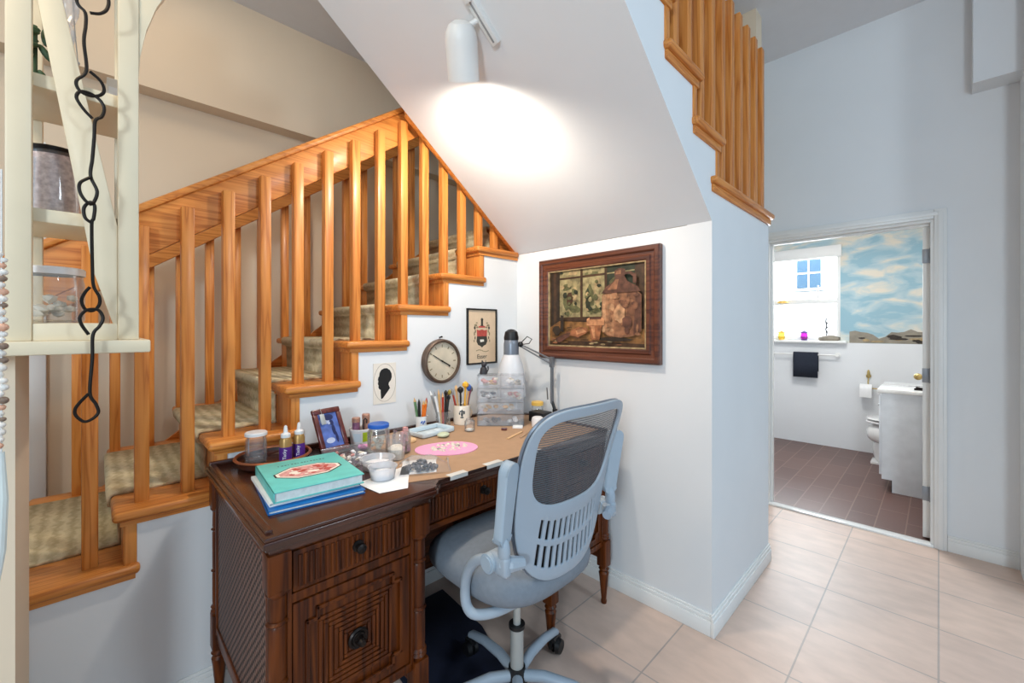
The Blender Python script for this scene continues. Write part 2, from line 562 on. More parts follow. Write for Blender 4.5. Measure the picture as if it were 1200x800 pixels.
def thing(name, label, cat, loc=(0, 0, 0), rz=0, group=None):
    o = bpy.data.objects.new(name, None)
    o.empty_display_size = .05
    C.objects.link(o)
    o.location = loc
    o.rotation_euler = (0, 0, rz)
    return tag(o, label, cat, group)

def tag(o, label, cat, group=None):
    o['label'] = label
    o['category'] = cat
    if group:
        o['group'] = group
    return o

def solo(name, mb, mats, label, cat, base, group=None, local=False):
    """a thing that is one mesh, origin at its base"""
    me_o = obj(name, mb, mats)
    if not local:
        me_o.data.transform(Matrix.Translation(-Vector(base)))
    me_o.location = base
    return tag(me_o, label, cat, group)

def struct(name, mb, mats):
    o = obj(name, mb, mats)
    o['kind'] = 'structure'
    return o

def text(s, size, mat, name, parent, mtx, ext=.0003):
    cu = bpy.data.curves.new(name, 'FONT')
    cu.body = s; cu.size = size; cu.extrude = ext; cu.align_x = 'CENTER'; cu.align_y = 'CENTER'
    tmp = bpy.data.objects.new('tmp_text', cu)
    C.objects.link(tmp)
    dg = bpy.context.evaluated_depsgraph_get()
    me = bpy.data.meshes.new_from_object(tmp.evaluated_get(dg))
    bpy.data.objects.remove(tmp)
    me.transform(mtx)
    me.materials.clear(); me.materials.append(MATS[mat])
    o = bpy.data.objects.new(name, me)
    C.objects.link(o)
    if parent is not None:
        me.transform(Matrix.Translation(-world_loc(parent)))
        o.parent = parent
    return o

# frames for lettering: glyph x, glyph y, normal
def frame(origin, ex, ey):
    ex = Vector(ex).normalized(); ey = Vector(ey).normalized(); ez = ex.cross(ey)
    m = Matrix((ex, ey, ez)).transposed().to_4x4()
    return Matrix.Translation(origin) @ m

# ------------------------------------------------------------------ the setting
XW = -1.905                 # face of the wall below the lower flight
XU = -0.70                  # hall face of the upper flight / closet wall
YP = 1.925                  # face of the wall that carries the painting
YD = 3.685                  # face of the door wall
CEIL = 3.40
def soff(y):
    return 1.825 + .775 * (YP - y)

b = MB(); b.box(-3.6, 2.6, -3.2, 3.70, -.12, 0)
struct('floor', b, 'floor_tile')
b = MB(); b.box(-2.2, .5, 3.70, 6.2, -.12, -.002)
struct('floor_bathroom', b, 'bath_tile')
b = MB(); b.box(-.93, -.02, 3.665, 3.735, -.01, .012, .004)
struct('trim_threshold', b, 'porcelain')

b = MB()
b.box(-3.6, -2.02, -1.5, 3.8, CEIL, CEIL + .1)
b.box(-2.02, -.62, 2.35, 3.8, CEIL, CEIL + .1)
b.box(-2.02, -.62, -1.5, -.2, CEIL, CEIL + .1)
b.box(-.62, .6, -1.5, 3.8, CEIL, CEIL + .1)
struct('ceiling', b, 'ceiling_paint')
b = MB(); b.box(-2.3, -.4, -.5, 2.7, 5.2, 5.3)
struct('ceiling_upper', b, 'ceiling_paint')

b = MB()
b.box(-3.4, -3.22, -1.2, 3.5, 0, 2.70)
b.box(-3.4, -3.10, -1.2, 3.5, 2.70, CEIL)
struct('wall_far', b, 'wall_cream')
b = MB(); b.box(-3.4, -.82, 3.0, 3.12, 0, CEIL)
struct('wall_landing', b, 'wall_cream')
b = MB(); b.box(-3.22, -3.195, -.25, -.185, .3, 2.3, .004)
struct('trim_far', b, 'trim_white')

RUN = .2575; RISE = .182; Z0 = .563; YR0 = .062 - RUN      # riser k face at YR0 + k*RUN, tread k at Z0 + k*RISE
def yr(k): return YR0 + k * RUN
def zt(k): return Z0 + k * RISE
pts = [(XW, yr(-3), 0)]
for k in range(-3, 8):
    pts += [(XW, yr(k) + .012, zt(k) - .035), (XW, yr(k + 1) + .012, zt(k) - .035)]
pts += [(XW, YP, zt(7) - .035), (XW, YP, 0)]
# clean top right
pts = [p for p in pts if p[1] <= YP + 1e-6]
b = MB(); b.prism(pts, (-.11, 0, 0))
struct('wall_stair', b, 'wall_white')

b = MB(); b.box(XW - .1, XU - .11, YP, YP + .12, 0, 1.823)
struct('wall_alcove', b, 'wall_white')

# hall side: closet wall with the stepped edge of the upper flight
UR, UZ = .25, .19
def yu(j): return 2.0 - UR * (j - 1)
def zu(j): return 2.02 + UZ * j
pts = [(XU, YP, 0), (XU, 2.80, 0), (XU, 2.80, 1.985)]
pts += [(XU, yu(1), 1.985)]
for j in range(1, 9):
    pts += [(XU, yu(j), zu(j) - .034), (XU, yu(j + 1), zu(j) - .034)]
yl = yu(9)
pts += [(XU, yl, soff(yl) + .06), (XU, YP, soff(YP) + .06)]
b = MB(); b.prism(pts, (-.11, 0, 0))
struct('wall_hall', b, 'wall_white')
b = MB(); b.box(-1.9, XU - .115, 2.68, 2.795, 0, 1.98)
struct('wall_closet', b, 'wall_white')

# sloped soffit below the upper flight
y0, y1 = YP, -.05
b = MB()
b.prism([(XW, y0, soff(y0)), (XW, y1, soff(y1)), (XW, y1, soff(y1) + .06), (XW, y0, soff(y0) + .06)], (XU - XW, 0, 0))
struct('ceiling_sloped', b, 'wall_white')

# door wall with opening, bathroom shell
DX0, DX1, DZ = -.935, -.018, 2.03
b = MB()
b.box(-2.2, DX0, YD, YD + .12, 0, CEIL)
b.box(DX1, .45, YD, YD + .12, 0, CEIL)
b.box(DX0, DX1, YD, YD + .12, DZ, CEIL)
struct('wall_door', b, 'wall_white')
b = MB(); b.box(.32, .44, 3.35, 3.69, 0, CEIL)
struct('wall_right', b, 'wall_white')
b = MB(); b.box(.137, .33, 3.52, 3.69, 2.735, CEIL)
struct('beam_bulkhead', b, 'wall_white')

b = MB()
for x0, x1, q in ((DX0 - .055, DX0 + .002, 1), (DX1 - .002, DX1 + .055, -1)):
    b.box(x0, x1, YD - .018, YD + .002, 0, DZ + .055, .003)
    b.box(x0 + .016, x1 - .016, YD - .024, YD - .016, 0, DZ + .036, .003)
b.box(DX0 + .003, DX1 - .003, YD - .0175, YD + .002, DZ - .002, DZ + .0545, .003)
b.box(DX0 - .015, DX1 + .015, YD - .0235, YD - .016, DZ + .015, DZ + .039, .003)
b.box(DX0 + .0005, DX0 + .018, YD + .003, YD + .13, 0, DZ - .0185); b.box(DX1 - .018, DX1 - .0005, YD + .003, YD + .13, 0, DZ - .0185)
b.box(DX0 + .0005, DX1 - .0005, YD + .003, YD + .13, DZ - .018, DZ - .0005)
b.box(DX0 + .019, DX0 + .03, YD + .05, YD + .09, 0, DZ - .034); b.box(DX0 + .019, DX1 - .019, YD + .05, YD + .09, DZ - .032, DZ - .019)
struct('trim_door', b, 'trim_white')

YB = 5.987
WX0, WX1, WZ0, WZ1 = -1.62, -.78, 1.215, 2.27
b = MB()
for (x0, x1, z0, z1) in ((-2.2, WX0, 0, 2.5), (WX1, .5, 0, 2.5), (WX0, WX1, 0, WZ0), (WX0, WX1, WZ1, 2.5)):
    if z0 == 0 and z1 > 1.2:
        b.box(x0, x1, YB, YB + .14, 0, 1.19, mi=0)
        b.box(x0, x1, YB, YB + .14, 1.19, z1, mi=1)
    else:
        b.box(x0, x1, YB, YB + .14, z0, z1, mi=0 if z0 == 0 else 1)
struct('wall_bathroom', b, ['wall_white', 'sky_mural'])
b = MB(); b.box(.25, .37, 3.8, 6.1, 0, 2.5); b.box(-2.2, -2.08, 3.8, 6.1, 0, 2.5)
struct('wall_bathroom_side', b, 'wall_white')
b = MB(); b.box(-2.2, .4, 3.8, 6.1, 2.45, 2.55)
struct('ceiling_bathroom', b, 'ceiling_paint')
b = MB(); b.box(-1.9, -.72, YB - .075, YB + .02, 1.185, 1.213, .006)
struct('trim_sill', b, 'trim_white')
# painted rocks along the foot of the mural
b = MB()
rn = random.Random(3)
top = []
x = -.70
while x < .24:
    top.append((x, YB - .0015, 1.24 + .07 * abs(math.sin(x * 7)) + rn.uniform(0, .035)))
    x += .05
b.poly([(-.70, YB - .0015, 1.192), (.24, YB - .0015, 1.192)] + top[::-1], 0)
for i in range(16):
    cx = rn.uniform(-.66, .2); cz = 1.205 + rn.uniform(0, .07); w = rn.uniform(.03, .09); h = rn.uniform(.008, .02)
    b.poly([(cx + w * math.cos(a * .785), YB - .0022 - i * 1e-5, cz + h * math.sin(a * .785) * rn.uniform(.7, 1.2)) for a in range(8)], rn.choice((1, 2)))
struct('trim_mural_rocks', b, ['stone_grey', 'paint_stone', 'paint_dark'])

# bathroom window: frame, sashes, panes
b = MB()
fy0, fy1 = YB + .02, YB + .12
b.box(WX0, WX1, fy0, fy1, WZ1 - .05, WZ1, .004); b.box(WX0, WX1, fy0, fy1, WZ0 - .01, WZ0 + .045, .004)
b.box(WX0, WX0 + .05, fy0, fy1, WZ0, WZ1, .004); b.box(WX1 - .035, WX1, fy0, fy1, WZ0, WZ1, .004)
b.box(WX0, WX1, fy0 + .01, fy1 - .01, 1.645, 1.70, .004)
b.box(WX0 - .02, WX1 + .012, YB - .03, YB + .03, WZ1 - .10, WZ1 + .03, .006)
wnd = struct('window_1', b, 'trim_white')
b = MB(); b.box(WX0 + .05, WX1 - .04, YB + .065, YB + .069, WZ0 + .04, 1.65); b.box(WX0 + .05, WX1 - .04, YB + .075, YB + .079, 1.695, WZ1 - .05)
obj('window_pane', b, 'pane_glass', wnd)
b = MB(); b.box(-1.0, -.985, YB + .03, YB + .045, 1.70, 1.86, .003)
obj('sash_lift', b, 'trim_white', wnd)

# baseboards
def baseboard(name, x0, x1, y0, y1, axis, side):
    b = MB()
    for t, z0, z1 in ((.016, 0, .066), (.012, .066, .084), (.007, .084, .096)):
        if axis == 'x':
            b.box(x0, x1, y0, y0 + side * t, z0, z1, .002) if side > 0 else b.box(x0, x1, y0 - t, y0, z0, z1, .002)
        else:
            b.box(x0, x0 + t, y0, y1, z0, z1, .002)
    struct(name, b, 'trim_white')
baseboard('baseboard_alcove', XW, XU - .0002, YP, YP, 'x', -1)
baseboard('baseboard_hall', XU, XU, YP - .016, 2.80, 'y', 1)
baseboard('baseboard_stair', XW, XW, -.3, YP, 'y', 1)
baseboard('baseboard_door', DX1 + .056, .32, YD, YD, 'x', -1)

# half wall at the left, carrying the display cabinet
b = MB(); b.box(-1.78, -1.50, -2.2, -.135, 0, 1.29)
struct('wall_left', b, 'wall_cream')

# ------------------------------------------------------------------ staircase (lower flight)
st = thing('staircase', 'carpeted lower stair flight with oak tread caps rising past the desk', 'staircase', (-2.4, 0, 0))
def cap_profile(k, xa, xb):
    """oak tread cap of step k between x = xa and xb with a bullnose"""
    ya, yb_ = yr(k) - .028, yr(k + 1) + .042
    b = MB()
    b.box(xa, xb, ya, yb_, zt(k) - .034, zt(k), .013, seg=3)
    b.box(xa + .012 if xa < xb - .3 else xa, xb - .018, ya + .02, yb_ - .012, zt(k) - .052, zt(k) - .034)
    return b
KS = range(-2, 8)
for k in KS:
    yb_ = yr(k + 1) + .042
    if k == 7:
        b = MB(); b.box(-2.105, XW + .024, yr(k) - .028, YP - .003, zt(k) - .034, zt(k), .013, seg=3)
        b.box(-2.1, XW + .010, yr(k) - .008, YP - .004, zt(k) - .052, zt(k) - .034)
    else:
        b = cap_profile(k, -2.105, XW + .024)
    obj('tread_cap', b, 'oak_y', st)
    b = MB(); b.box(-2.95, -2.80, yr(k) - .028, yb_, zt(k) - .034, zt(k), .013, seg=3)
    obj('tread_cap', b, 'oak_y', st)
    if k > -2:
        b = MB(); b.box(-2.105, XW + .005, yr(k), yr(k) + .034, zt(k - 1) - .002, zt(k) - .03, .002)
        obj('riser_block', b, 'oak_z', st)
        b = MB(); b.box(-2.93, -2.80, yr(k), yr(k) + .034, zt(k - 1) - .002, zt(k) - .03, .002)
        obj('riser_block', b, 'oak_z', st)
# carpet runner as one folded strip
prof = []
for k in range(-2, 9):
    y, z = yr(k), zt(k)
    zl = zt(k - 1) + .010
    prof += [(y - .008, zl), (y - .012, z - .05), (y - .036, z - .036)]
    for a in range(6):
        an = R(200 - a * 22)
        prof.append((y - .022 + .018 * math.cos(an), z - .010 + .020 * math.sin(an)))
    prof.append((yr(k + 1) - .008, z + .010))
prof[-1] = (2.95, zt(8) + .010)
t = bmesh.new()
va = [t.verts.new((-2.10, y, z)) for y, z in prof]; vb = [t.verts.new((-2.80, y, z)) for y, z in prof]
for i in range(len(prof) - 1):
    t.faces.new((va[i], va[i + 1], vb[i + 1], vb[i]))
b = MB(); b._merge(t, 0)
cr_ = obj('carpet_runner', b, 'carpet', st)
md = cr_.modifiers.new('solid', 'SOLIDIFY'); md.thickness = .012; md.offset = -1
b = MB()
for k in range(-2, 8):
    b.box(-2.805, -2.095, yr(k) + .012, yr(k + 1) + .02, zt(k - 1) - .05 + k * .0003, zt(k) - .006)
b.box(-2.9, -2.0, yr(8), 2.99, zt(7), zt(8) - .006)
obj('stair_frame', b, 'oak_y', st)
b = MB()
b.box(-3.2, -.83, 2.13, 2.99, zt(8) - .12, zt(8))
struct('floor_landing', b, 'carpet')
b = MB()   # oak stringer along the wall side
b.prism([(-2.95, yr(-2), 0), (-2.95, yr(8), zt(8) - .06), (-2.95, yr(8), zt(8) - .36), (-2.95, yr(0), 0)], (-.02, 0, 0))
obj('stringer', b, 'oak_y', st)

def zrail(y): return 1.798 + .70 * (y - .113)
def sloped_bar(xa, xb, ya, yb_, zf0, zf1, bev=.004):
    b = MB()
    b.prism([(xa, ya, zf0(ya)), (xa, yb_, zf0(yb_)), (xa, yb_, zf1(yb_)), (xa, ya, zf1(ya))], (xb - xa, 0, 0), bev)
    return b
_bal = {}
def baluster(parent, x, y, z0, z1, w=.040):
    b = MB()
    key = round(z1 - z0, 3)
    h = w / 2
    b.box(x - h, x + h, y - h, y + h, z0, z1, .004)
    o = obj('baluster', b, 'oak_z', parent)
    # shift origin so the grain differs per baluster
    return o
def railing(name, label, xc, side, x_off, imax, i0=0, yshift=0, ymin=-.3):
    rl = thing(name, label, 'railing', (xc, 0, .5))
    for i in range(i0, imax):
        y = yshift + .1288 * i
        k = math.floor((y - YR0 + .02) / RUN)
        k = max(-2, min(7, k))
        z1 = zrail(y) - .085 if side > 0 else zrail(y) - .05
        baluster(rl, xc, y, zt(k) - .002, z1)
    xa = xc - side * .021; xb = xa - side * .036
    lo, hi = min(xa, xb), max(xa, xb)
    ye = 2.05
    obj('rail_board', sloped_bar(lo, hi, ymin, ye, lambda y: zrail(y) - .195, lambda y: zrail(y) - .028), 'oak_y', rl)
    obj('handrail', sloped_bar(lo - .014, hi + .014, ymin - .01, ye + .01, lambda y: zrail(y) - .034, lambda y: zrail(y), .012), 'oak_y', rl)
    return rl
r1 = railing('stair_railing', 'oak railing nearest the desk with slim square balusters', -1.975, 1, 0, 15, 0, -.017)
r2 = railing('stair_railing', 'oak railing along the far side of the lower flight against the cream wall', -2.875, -1, 0, 16, 0, -.066)

# ------------------------------------------------------------------ upper flight
us = thing('upper_staircase', 'oak trimmed upper stair flight climbing above the desk alcove', 'staircase', (-1.3, 2.0, 2.0))
for j in range(0, 8):
    if j == 0:
        ya, yb_ = yu(1) - .09, 2.83
    else:
        ya, yb_ = yu(j + 1) - .04, yu(j) + .03
    z = zu(j)
    b = MB(); b.box(-.86, XU + .028, ya, yb_, z - .034, z, .013, seg=3)
    b.box(-.86, XU + .012, ya + .01, yb_ - .02, z - .066, z - .034, .004)
    obj('tread_cap', b, 'oak_y', us)
    if j > 0:
        b = MB(); b.box(-.86, XU + .006, yu(j) - .034, yu(j), zu(j - 1) - .002, z - .03, .002)
        obj('riser_block', b, 'oak_z', us)
        b = MB(); b.box(-1.89, -.86, yu(j + 1), yu(j) + .02, z - .03, z)
        b.box(-1.89, -.86, yu(j) - .02, yu(j), zu(j - 1) - .02, z - .02)
        obj('tread', b, 'carpet', us)
b = sloped_bar(XW - .035, XW - .001, 1.13, YP + .18, lambda y: soff(y) + .0, lambda y: soff(y) + .34)
obj('stringer', b, 'oak_y', us)

ur = thing('upper_stair_railing', 'oak railing with close square balusters beside the blue hall ceiling', 'railing', (-.75, 2.4, 2.0))
for i in range(12):
    y = 2.776 - .1288 * i
    j = 0 if y > yu(1) else int((yu(1) - y) / UR) + 1
    base = zu(j)
    top = 2.99 if y > 2.02 else 2.99 + .76 * (2.02 - y)
    baluster(ur, -.745, y, base - .002, top, .048)
b = MB(); b.box(-.803, -.767, 1.98, 2.80, 2.80, 2.94, .004)
obj('rail_board', b, 'oak_y', ur)
obj('rail_board', sloped_bar(-.803, -.767, 1.2, 2.0, lambda y: 2.80 + .76 * (2.0 - y), lambda y: 2.94 + .76 * (2.0 - y)), 'oak_y', ur)

# ------------------------------------------------------------------ desk
ZD = .845
DX, DXC, DXB = -1.125, -1.17, -1.885
DY0, DY1, DY2, DY3 = .28, .79, 1.31, 1.82
desk = thing('writing_desk', 'dark brown carved wooden pedestal desk with woven side panel under the stairs', 'desk', (-1.5, 1.05, 0))
def top_outline(off):
    xs = DX + off; xc = DXC + off
    p = [(DXB - off * .2, DY0 - off), (xs, DY0 - off)]
    p += [(xs, DY1 - .02 + off)]
    for a in range(6):
        an = R(90 * a / 5)
        p.append((xs - .022 * (1 - math.cos(an)) - 0, DY1 - .02 + off + .02 * math.sin(an)))
    p.append((xc, DY1 + .025 + off))
    p.append((xc, DY2 - .025 - off))
    for a in range(6):
        an = R(90 * (5 - a) / 5)
        p.append((xs - .022 * (1 - math.cos(an)), DY2 + .02 - off - .02 * math.sin(an)))
    p += [(xs, DY3 + off), (DXB - off * .2, DY3 + off)]
    return p
b = MB()
for off, z0, z1, in ((-.004, ZD - .010, ZD), (0, ZD - .026, ZD - .010), (-.008, ZD - .034, ZD - .026), (-.018, ZD - .05, ZD - .034)):
    b.prism([(x, y, z0) for x, y in top_outline(off)], (0, 0, z1 - z0), .003 if off > -.008 else 0)
obj('desk_top', b, 'desk_top_wood', desk)
b = MB()
b.box(DXB, DX - .03, DY0 + .012, DY0 + .030, ZD - .002, ZD + .010, .004)
b.box(DXB, DXB + .018, DY0 + .012, DY3 - .012, ZD - .002, ZD + .016, .005)
b.box(DXB, DX - .03, DY3 - .030, DY3 - .012, ZD - .002, ZD + .010, .004)
obj('gallery_rim', b, 'desk_top_wood', desk)

def post_profile(top):
    pr = [(0, 0), (.013, 0), (.015, .012), (.012, .022), (.022, .13), (.025, .150), (.018, .160), (.026, .170), (.018, .18), (.018, .30)]
    z = .325
    pr += [(.021, .318), (.027, .324), (.021, .332), (.027, .338), (.021, .346), (.022, .36)]
    for zz in (.47, .62):
        pr += [(.022, zz - .012), (.019, zz - .006), (.026, zz), (.019, zz + .006), (.022, zz + .012)]
    pr += [(.021, top - .11), (.028, top - .10), (.028, top - .09), (0, top - .09)]
    return pr
def desk_post(x, y):
    b = MB()
    b.lathe(post_profile(ZD - .05), (x, y, 0), 20)
    b.box(x - .025, x + .025, y - .025, y + .025, .185, .312, .004)
    b.box(x - .027, x + .027, y - .027, y + .027, ZD - .145, ZD - .048, .003)
    obj('leg', b, 'desk_z', desk)
PY = ((DY0 + .04, DY1 - .065), (DY2 + .065, DY3 - .04))
for a, c in PY:
    for y in (a, c):
        desk_post(-1.16, y); desk_post(-1.855, y)

def knob(parent, x, y, z, r, ring=False):
    b = MB()
    M = Matrix.Rotation(R(90), 4, 'Y')
    if ring:
        b.lathe([(0, 0), (r * 1.05, 0), (r * 1.05, .004), (r * .9, .008), (r * .72, .006), (r * .66, .010), (r * .5, .010), (r * .4, .02), (r * .44, .026), (r * .3, .034), (0, .036)], (x, y, z), 24, 0, M)
    else:
        b.lathe([(0, 0), (r, 0), (r * .95, .003), (r * .45, .005), (r * .4, .014), (r * .85, .02), (r * .8, .026), (r * .4, .03), (0, .031)], (x, y, z), 20, 0, M)
    return obj('knob', b, 'dark_bronze', parent)

def fluted_drawer(y0, y1, z0, z1, x, knobs):
    b = MB()
    b.box(x - .03, x, y0, y1, z0, z1, .003)
    n = int((y1 - y0 - .02) / .0135)
    for i in range(n):
        yy = y0 + .010 + (i + .5) * (y1 - y0 - .02) / n
        b.cyl((x - .001, yy, z0 + .012), (x - .001, yy, z1 - .012), .0058, n=8)
    d = obj('drawer', b, 'desk_z', desk)
    for ky in knobs:
        knob(d, x + .004, ky, (z0 + z1) / 2 + .008, .0165)
    return d

def sq_ring(b, x0, x1, yc, zc, hy, hz, w):
    """mitred rectangular ridge centred at yc, zc"""
    for (ya, yb_, za, zb) in ((yc - hy, yc + hy, zc + hz - w, zc + hz), (yc - hy, yc + hy, zc - hz, zc - hz + w), (yc - hy, yc - hy + w, zc - hz + w, zc + hz - w), (yc + hy - w, yc + hy, zc - hz + w, zc + hz - w)):
        b.box(x0, x1, ya, yb_, za, zb, min(.003, w * .3))

def pedestal(pa, pb):
    y0, y1 = pa + .024, pb - .024
    b = MB()
    b.box(-1.85, -1.178, pa - .006, pb + .006, .285, ZD - .05, .003)
    b.box(-1.17, -1.15, y0, y1, .285, .312, .004); b.box(-1.17, -1.152, y0, y1, .652, .676, .003); b.box(-1.17, -1.155, y0, y1, .786, .796)
    b.box(-1.17, -1.150, y0 - .004, y0 + .008, .30, .79, .002); b.box(-1.17, -1.150, y1 - .008, y1 + .004, .30, .79, .002)
    obj('pedestal_body', b, 'desk_z', desk)
    fluted_drawer(y0 + .010, y1 - .010, .680, .784, -1.150, [(y0 + y1) / 2])
    # door
    b = MB()
    dy0, dy1, dz0, dz1 = y0 + .010, y1 - .010, .315, .648
    yc, zc = (dy0 + dy1) / 2, (dz0 + dz1) / 2
    b.box(-1.18, -1.152, dy0, dy1, dz0, dz1, .004)
    hy, hz = (dy1 - dy0) / 2 - .034, (dz1 - dz0) / 2 - .032
    nt = .026
    # notched-corner moulding
    P2 = [(-hy + nt, -hz), (hy - nt, -hz), (hy - nt, -hz + nt), (hy, -hz + nt), (hy, hz - nt), (hy - nt, hz - nt), (hy - nt, hz), (-hy + nt, hz), (-hy + nt, hz - nt), (-hy, hz - nt), (-hy, -hz + nt), (-hy + nt, -hz + nt)]
    for i in range(12):
        p, q = P2[i], P2[(i + 1) % 12]
        a0, a1 = min(p[0], q[0]) - .005, max(p[0], q[0]) + .005
        c0, c1 = min(p[1], q[1]) - .005, max(p[1], q[1]) + .005
        b.box(-1.154, -1.143, yc + a0, yc + a1, zc + c0, zc + c1, .003)
    f = 0
    for i in range(7):
        w = .0105
        sq_ring(b, -1.154, -1.1465, yc, zc, hy - nt - .002 - i * .0135, hz - nt - .002 - i * .0135, w)
    dr = obj('door', b, 'desk_z', desk)
    knob(dr, -1.147, yc, zc, .027, True)
    # bottom rails between the feet on both ends
    for yy in (pa, pb):
        b = MB()
        b.box(-1.84, -1.18, yy - .012, yy + .012, .215, .262, .006)
        obj('stretcher', b, 'desk_x', desk)
for a, c in PY:
    pedestal(a, c)
# woven side panels (outer ends)
for yy, s in ((PY[0][0], -1), (PY[1][1], 1)):
    b = MB()
    ya, yb_ = sorted((yy + s * .006, yy + s * .011))
    b.box(-1.82, -1.195, ya, yb_, .275, ZD - .075)
    obj('woven_panel', b, 'cane_weave', desk)
    b = MB()
    ya, yb_ = sorted((yy + s * .004, yy + s * .017))
    b.box(-1.835, -1.815, ya, yb_, .25, ZD - .05, .003); b.box(-1.20, -1.18, ya, yb_, .25, ZD - .05, .003)
    b.box(-1.82, -1.19, ya, yb_, ZD - .078, ZD - .05, .003); b.box(-1.82, -1.19, ya, yb_, .255, .28, .003)
    obj('panel_frame', b, 'desk_z', desk)
# centre: apron, drawer and an added panel behind the kneehole
b = MB()
b.box(-1.85, -1.205, PY[0][1] + .02, PY[1][0] - .02, .685, ZD - .05)
b.box(-1.215, -1.195, PY[0][1] + .02, PY[1][0] - .02, .672, .692, .004)
b.box(-1.86, -1.84, PY[0][1], PY[1][0], .12, ZD - .05)  # panel added to darken the kneehole where only shade falls
obj('apron', b, 'desk_y', desk)
fluted_drawer(PY[0][1] + .035, PY[1][0] - .035, .696, .790, -1.196, [PY[0][1] + .30])

# ------------------------------------------------------------------ things on the desk
ZT = ZD + .0005
# brown paper with tape
b = MB()
b.prism([(-1.86, .86, ZT), (-1.232, .70, ZT), (-1.168, .86, ZT), (-1.168, 1.285, ZT), (-1.20, 1.79, ZT), (-1.86, 1.79, ZT)], (0, 0, .0008))
pap = solo('kraft_paper', b, 'paper_kraft', 'sheet of brown kraft paper taped over the desk top', 'paper', (-1.5, 1.25, ZT), None)
for (ya, yb_, lab) in ((.855, .93, 'white tape strip left of the pair, on the desk edge below the pink mat'), (1.02, 1.10, 'middle white tape strip on the desk edge near the chair arm'), (1.25, 1.32, 'white tape strip on the desk edge nearest the chair backrest')):
    b = MB(); b.box(-1.192, -1.1625, ya, yb_, ZT + .0009, ZT + .0014); b.box(-1.1655, -1.1640, ya, yb_, ZT - .012, ZT + .0014)
    solo('tape_strip', b, 'tape_white', lab, 'tape', (-1.175, (ya + yb_) / 2, ZT), 'tape strips on the desk edge')

# books
def book(name, label, cx, cy, rz, lx, ly, z, h, cover, cov_t=.003, group='books on the desk'):
    t = thing(name, label, 'book', (cx, cy, z), rz, group)
    b = MB()
    b.box(-lx / 2, lx / 2, -ly / 2, ly / 2, 0, cov_t, .0008); b.box(-lx / 2, lx / 2, -ly / 2, ly / 2, h - cov_t, h, .0008)
    b.box(-lx / 2, lx / 2, -ly / 2, -ly / 2 + cov_t, 0, h, .0008)
    obj('cover', b, cover, t, True)
    b = MB(); b.box(-lx / 2 + .005, lx / 2 - .005, -ly / 2 + cov_t, ly / 2 - .005, cov_t, h - cov_t)
    obj('pages', b, 'page_edges', t, True)
    return t
bk = book('book', 'thin bright blue hardback at the bottom of the stack on the desk', -1.402, .475, R(-7), .305, .262, ZT, .012, 'blue_cover')
book('book', 'thin pale notebook between the blue and the turquoise book', -1.425, .472, R(-4), .285, .25, ZT + .0125, .010, 'paper_white', .0015)
tb = book('book', 'thick turquoise hardback with an octagonal cover picture on top of the stack', -1.418, .482, R(-5), .30, .25, ZT + .023, .030, 'turquoise_cover')
b = MB()
def octo(hx, hy, z, c=.33):
    return [(-hx, -hy * (1 - 2 * c)), (-hx * (1 - c) , -hy), (hx * (1 - c), -hy), (hx, -hy * (1 - 2 * c)), (hx, hy * (1 - 2 * c)), (hx * (1 - c), hy), (-hx * (1 - c), hy), (-hx, hy * (1 - 2 * c))]
def elong(L, W, z):
    return [(-W, -L * .62, z), (0, -L, z), (W, -L * .62, z), (W, L * .62, z), (0, L, z), (-W, L * .62, z)]
def oct8(L, W, z):
    return [(-W, -L * .45, z), (-W * .25, -L, z), (W * .25, -L, z), (W, -L * .45, z), (W, L * .45, z), (W * .25, L, z), (-W * .25, L, z), (-W, L * .45, z)]
for L_, W_, zz, mi in ((.098, .062, .0303, 0), (.093, .057, .0306, 1), (.084, .049, .0309, 2)):
    b.poly([(p[0] + .005, p[1], p[2]) for p in oct8(L_, W_, zz)], mi)
rn = random.Random(5)
for i in range(26):
    cx, cy = rn.uniform(-.038, .042) + .005, rn.uniform(-.06, .06); w = rn.uniform(.004, .010)
    b.poly([(cx + w * math.cos(a * 1.047), cy + w * 1.4 * math.sin(a * 1.047), .0311 + i * 1e-5) for a in range(6)], rn.choice((1, 3, 3)))
obj('cover_picture', b, ['ink_black', 'cream_card', 'ornament_pink', 'crest_red'], tb, True)
b = MB()
for i in range(15):
    yy = -.07 + i * .0098
    b.box(-.095, -.089, yy, yy + (.006 if i % 3 else .003), .030, .0304)
obj('title_line', b, 'mug_ink', tb, True)

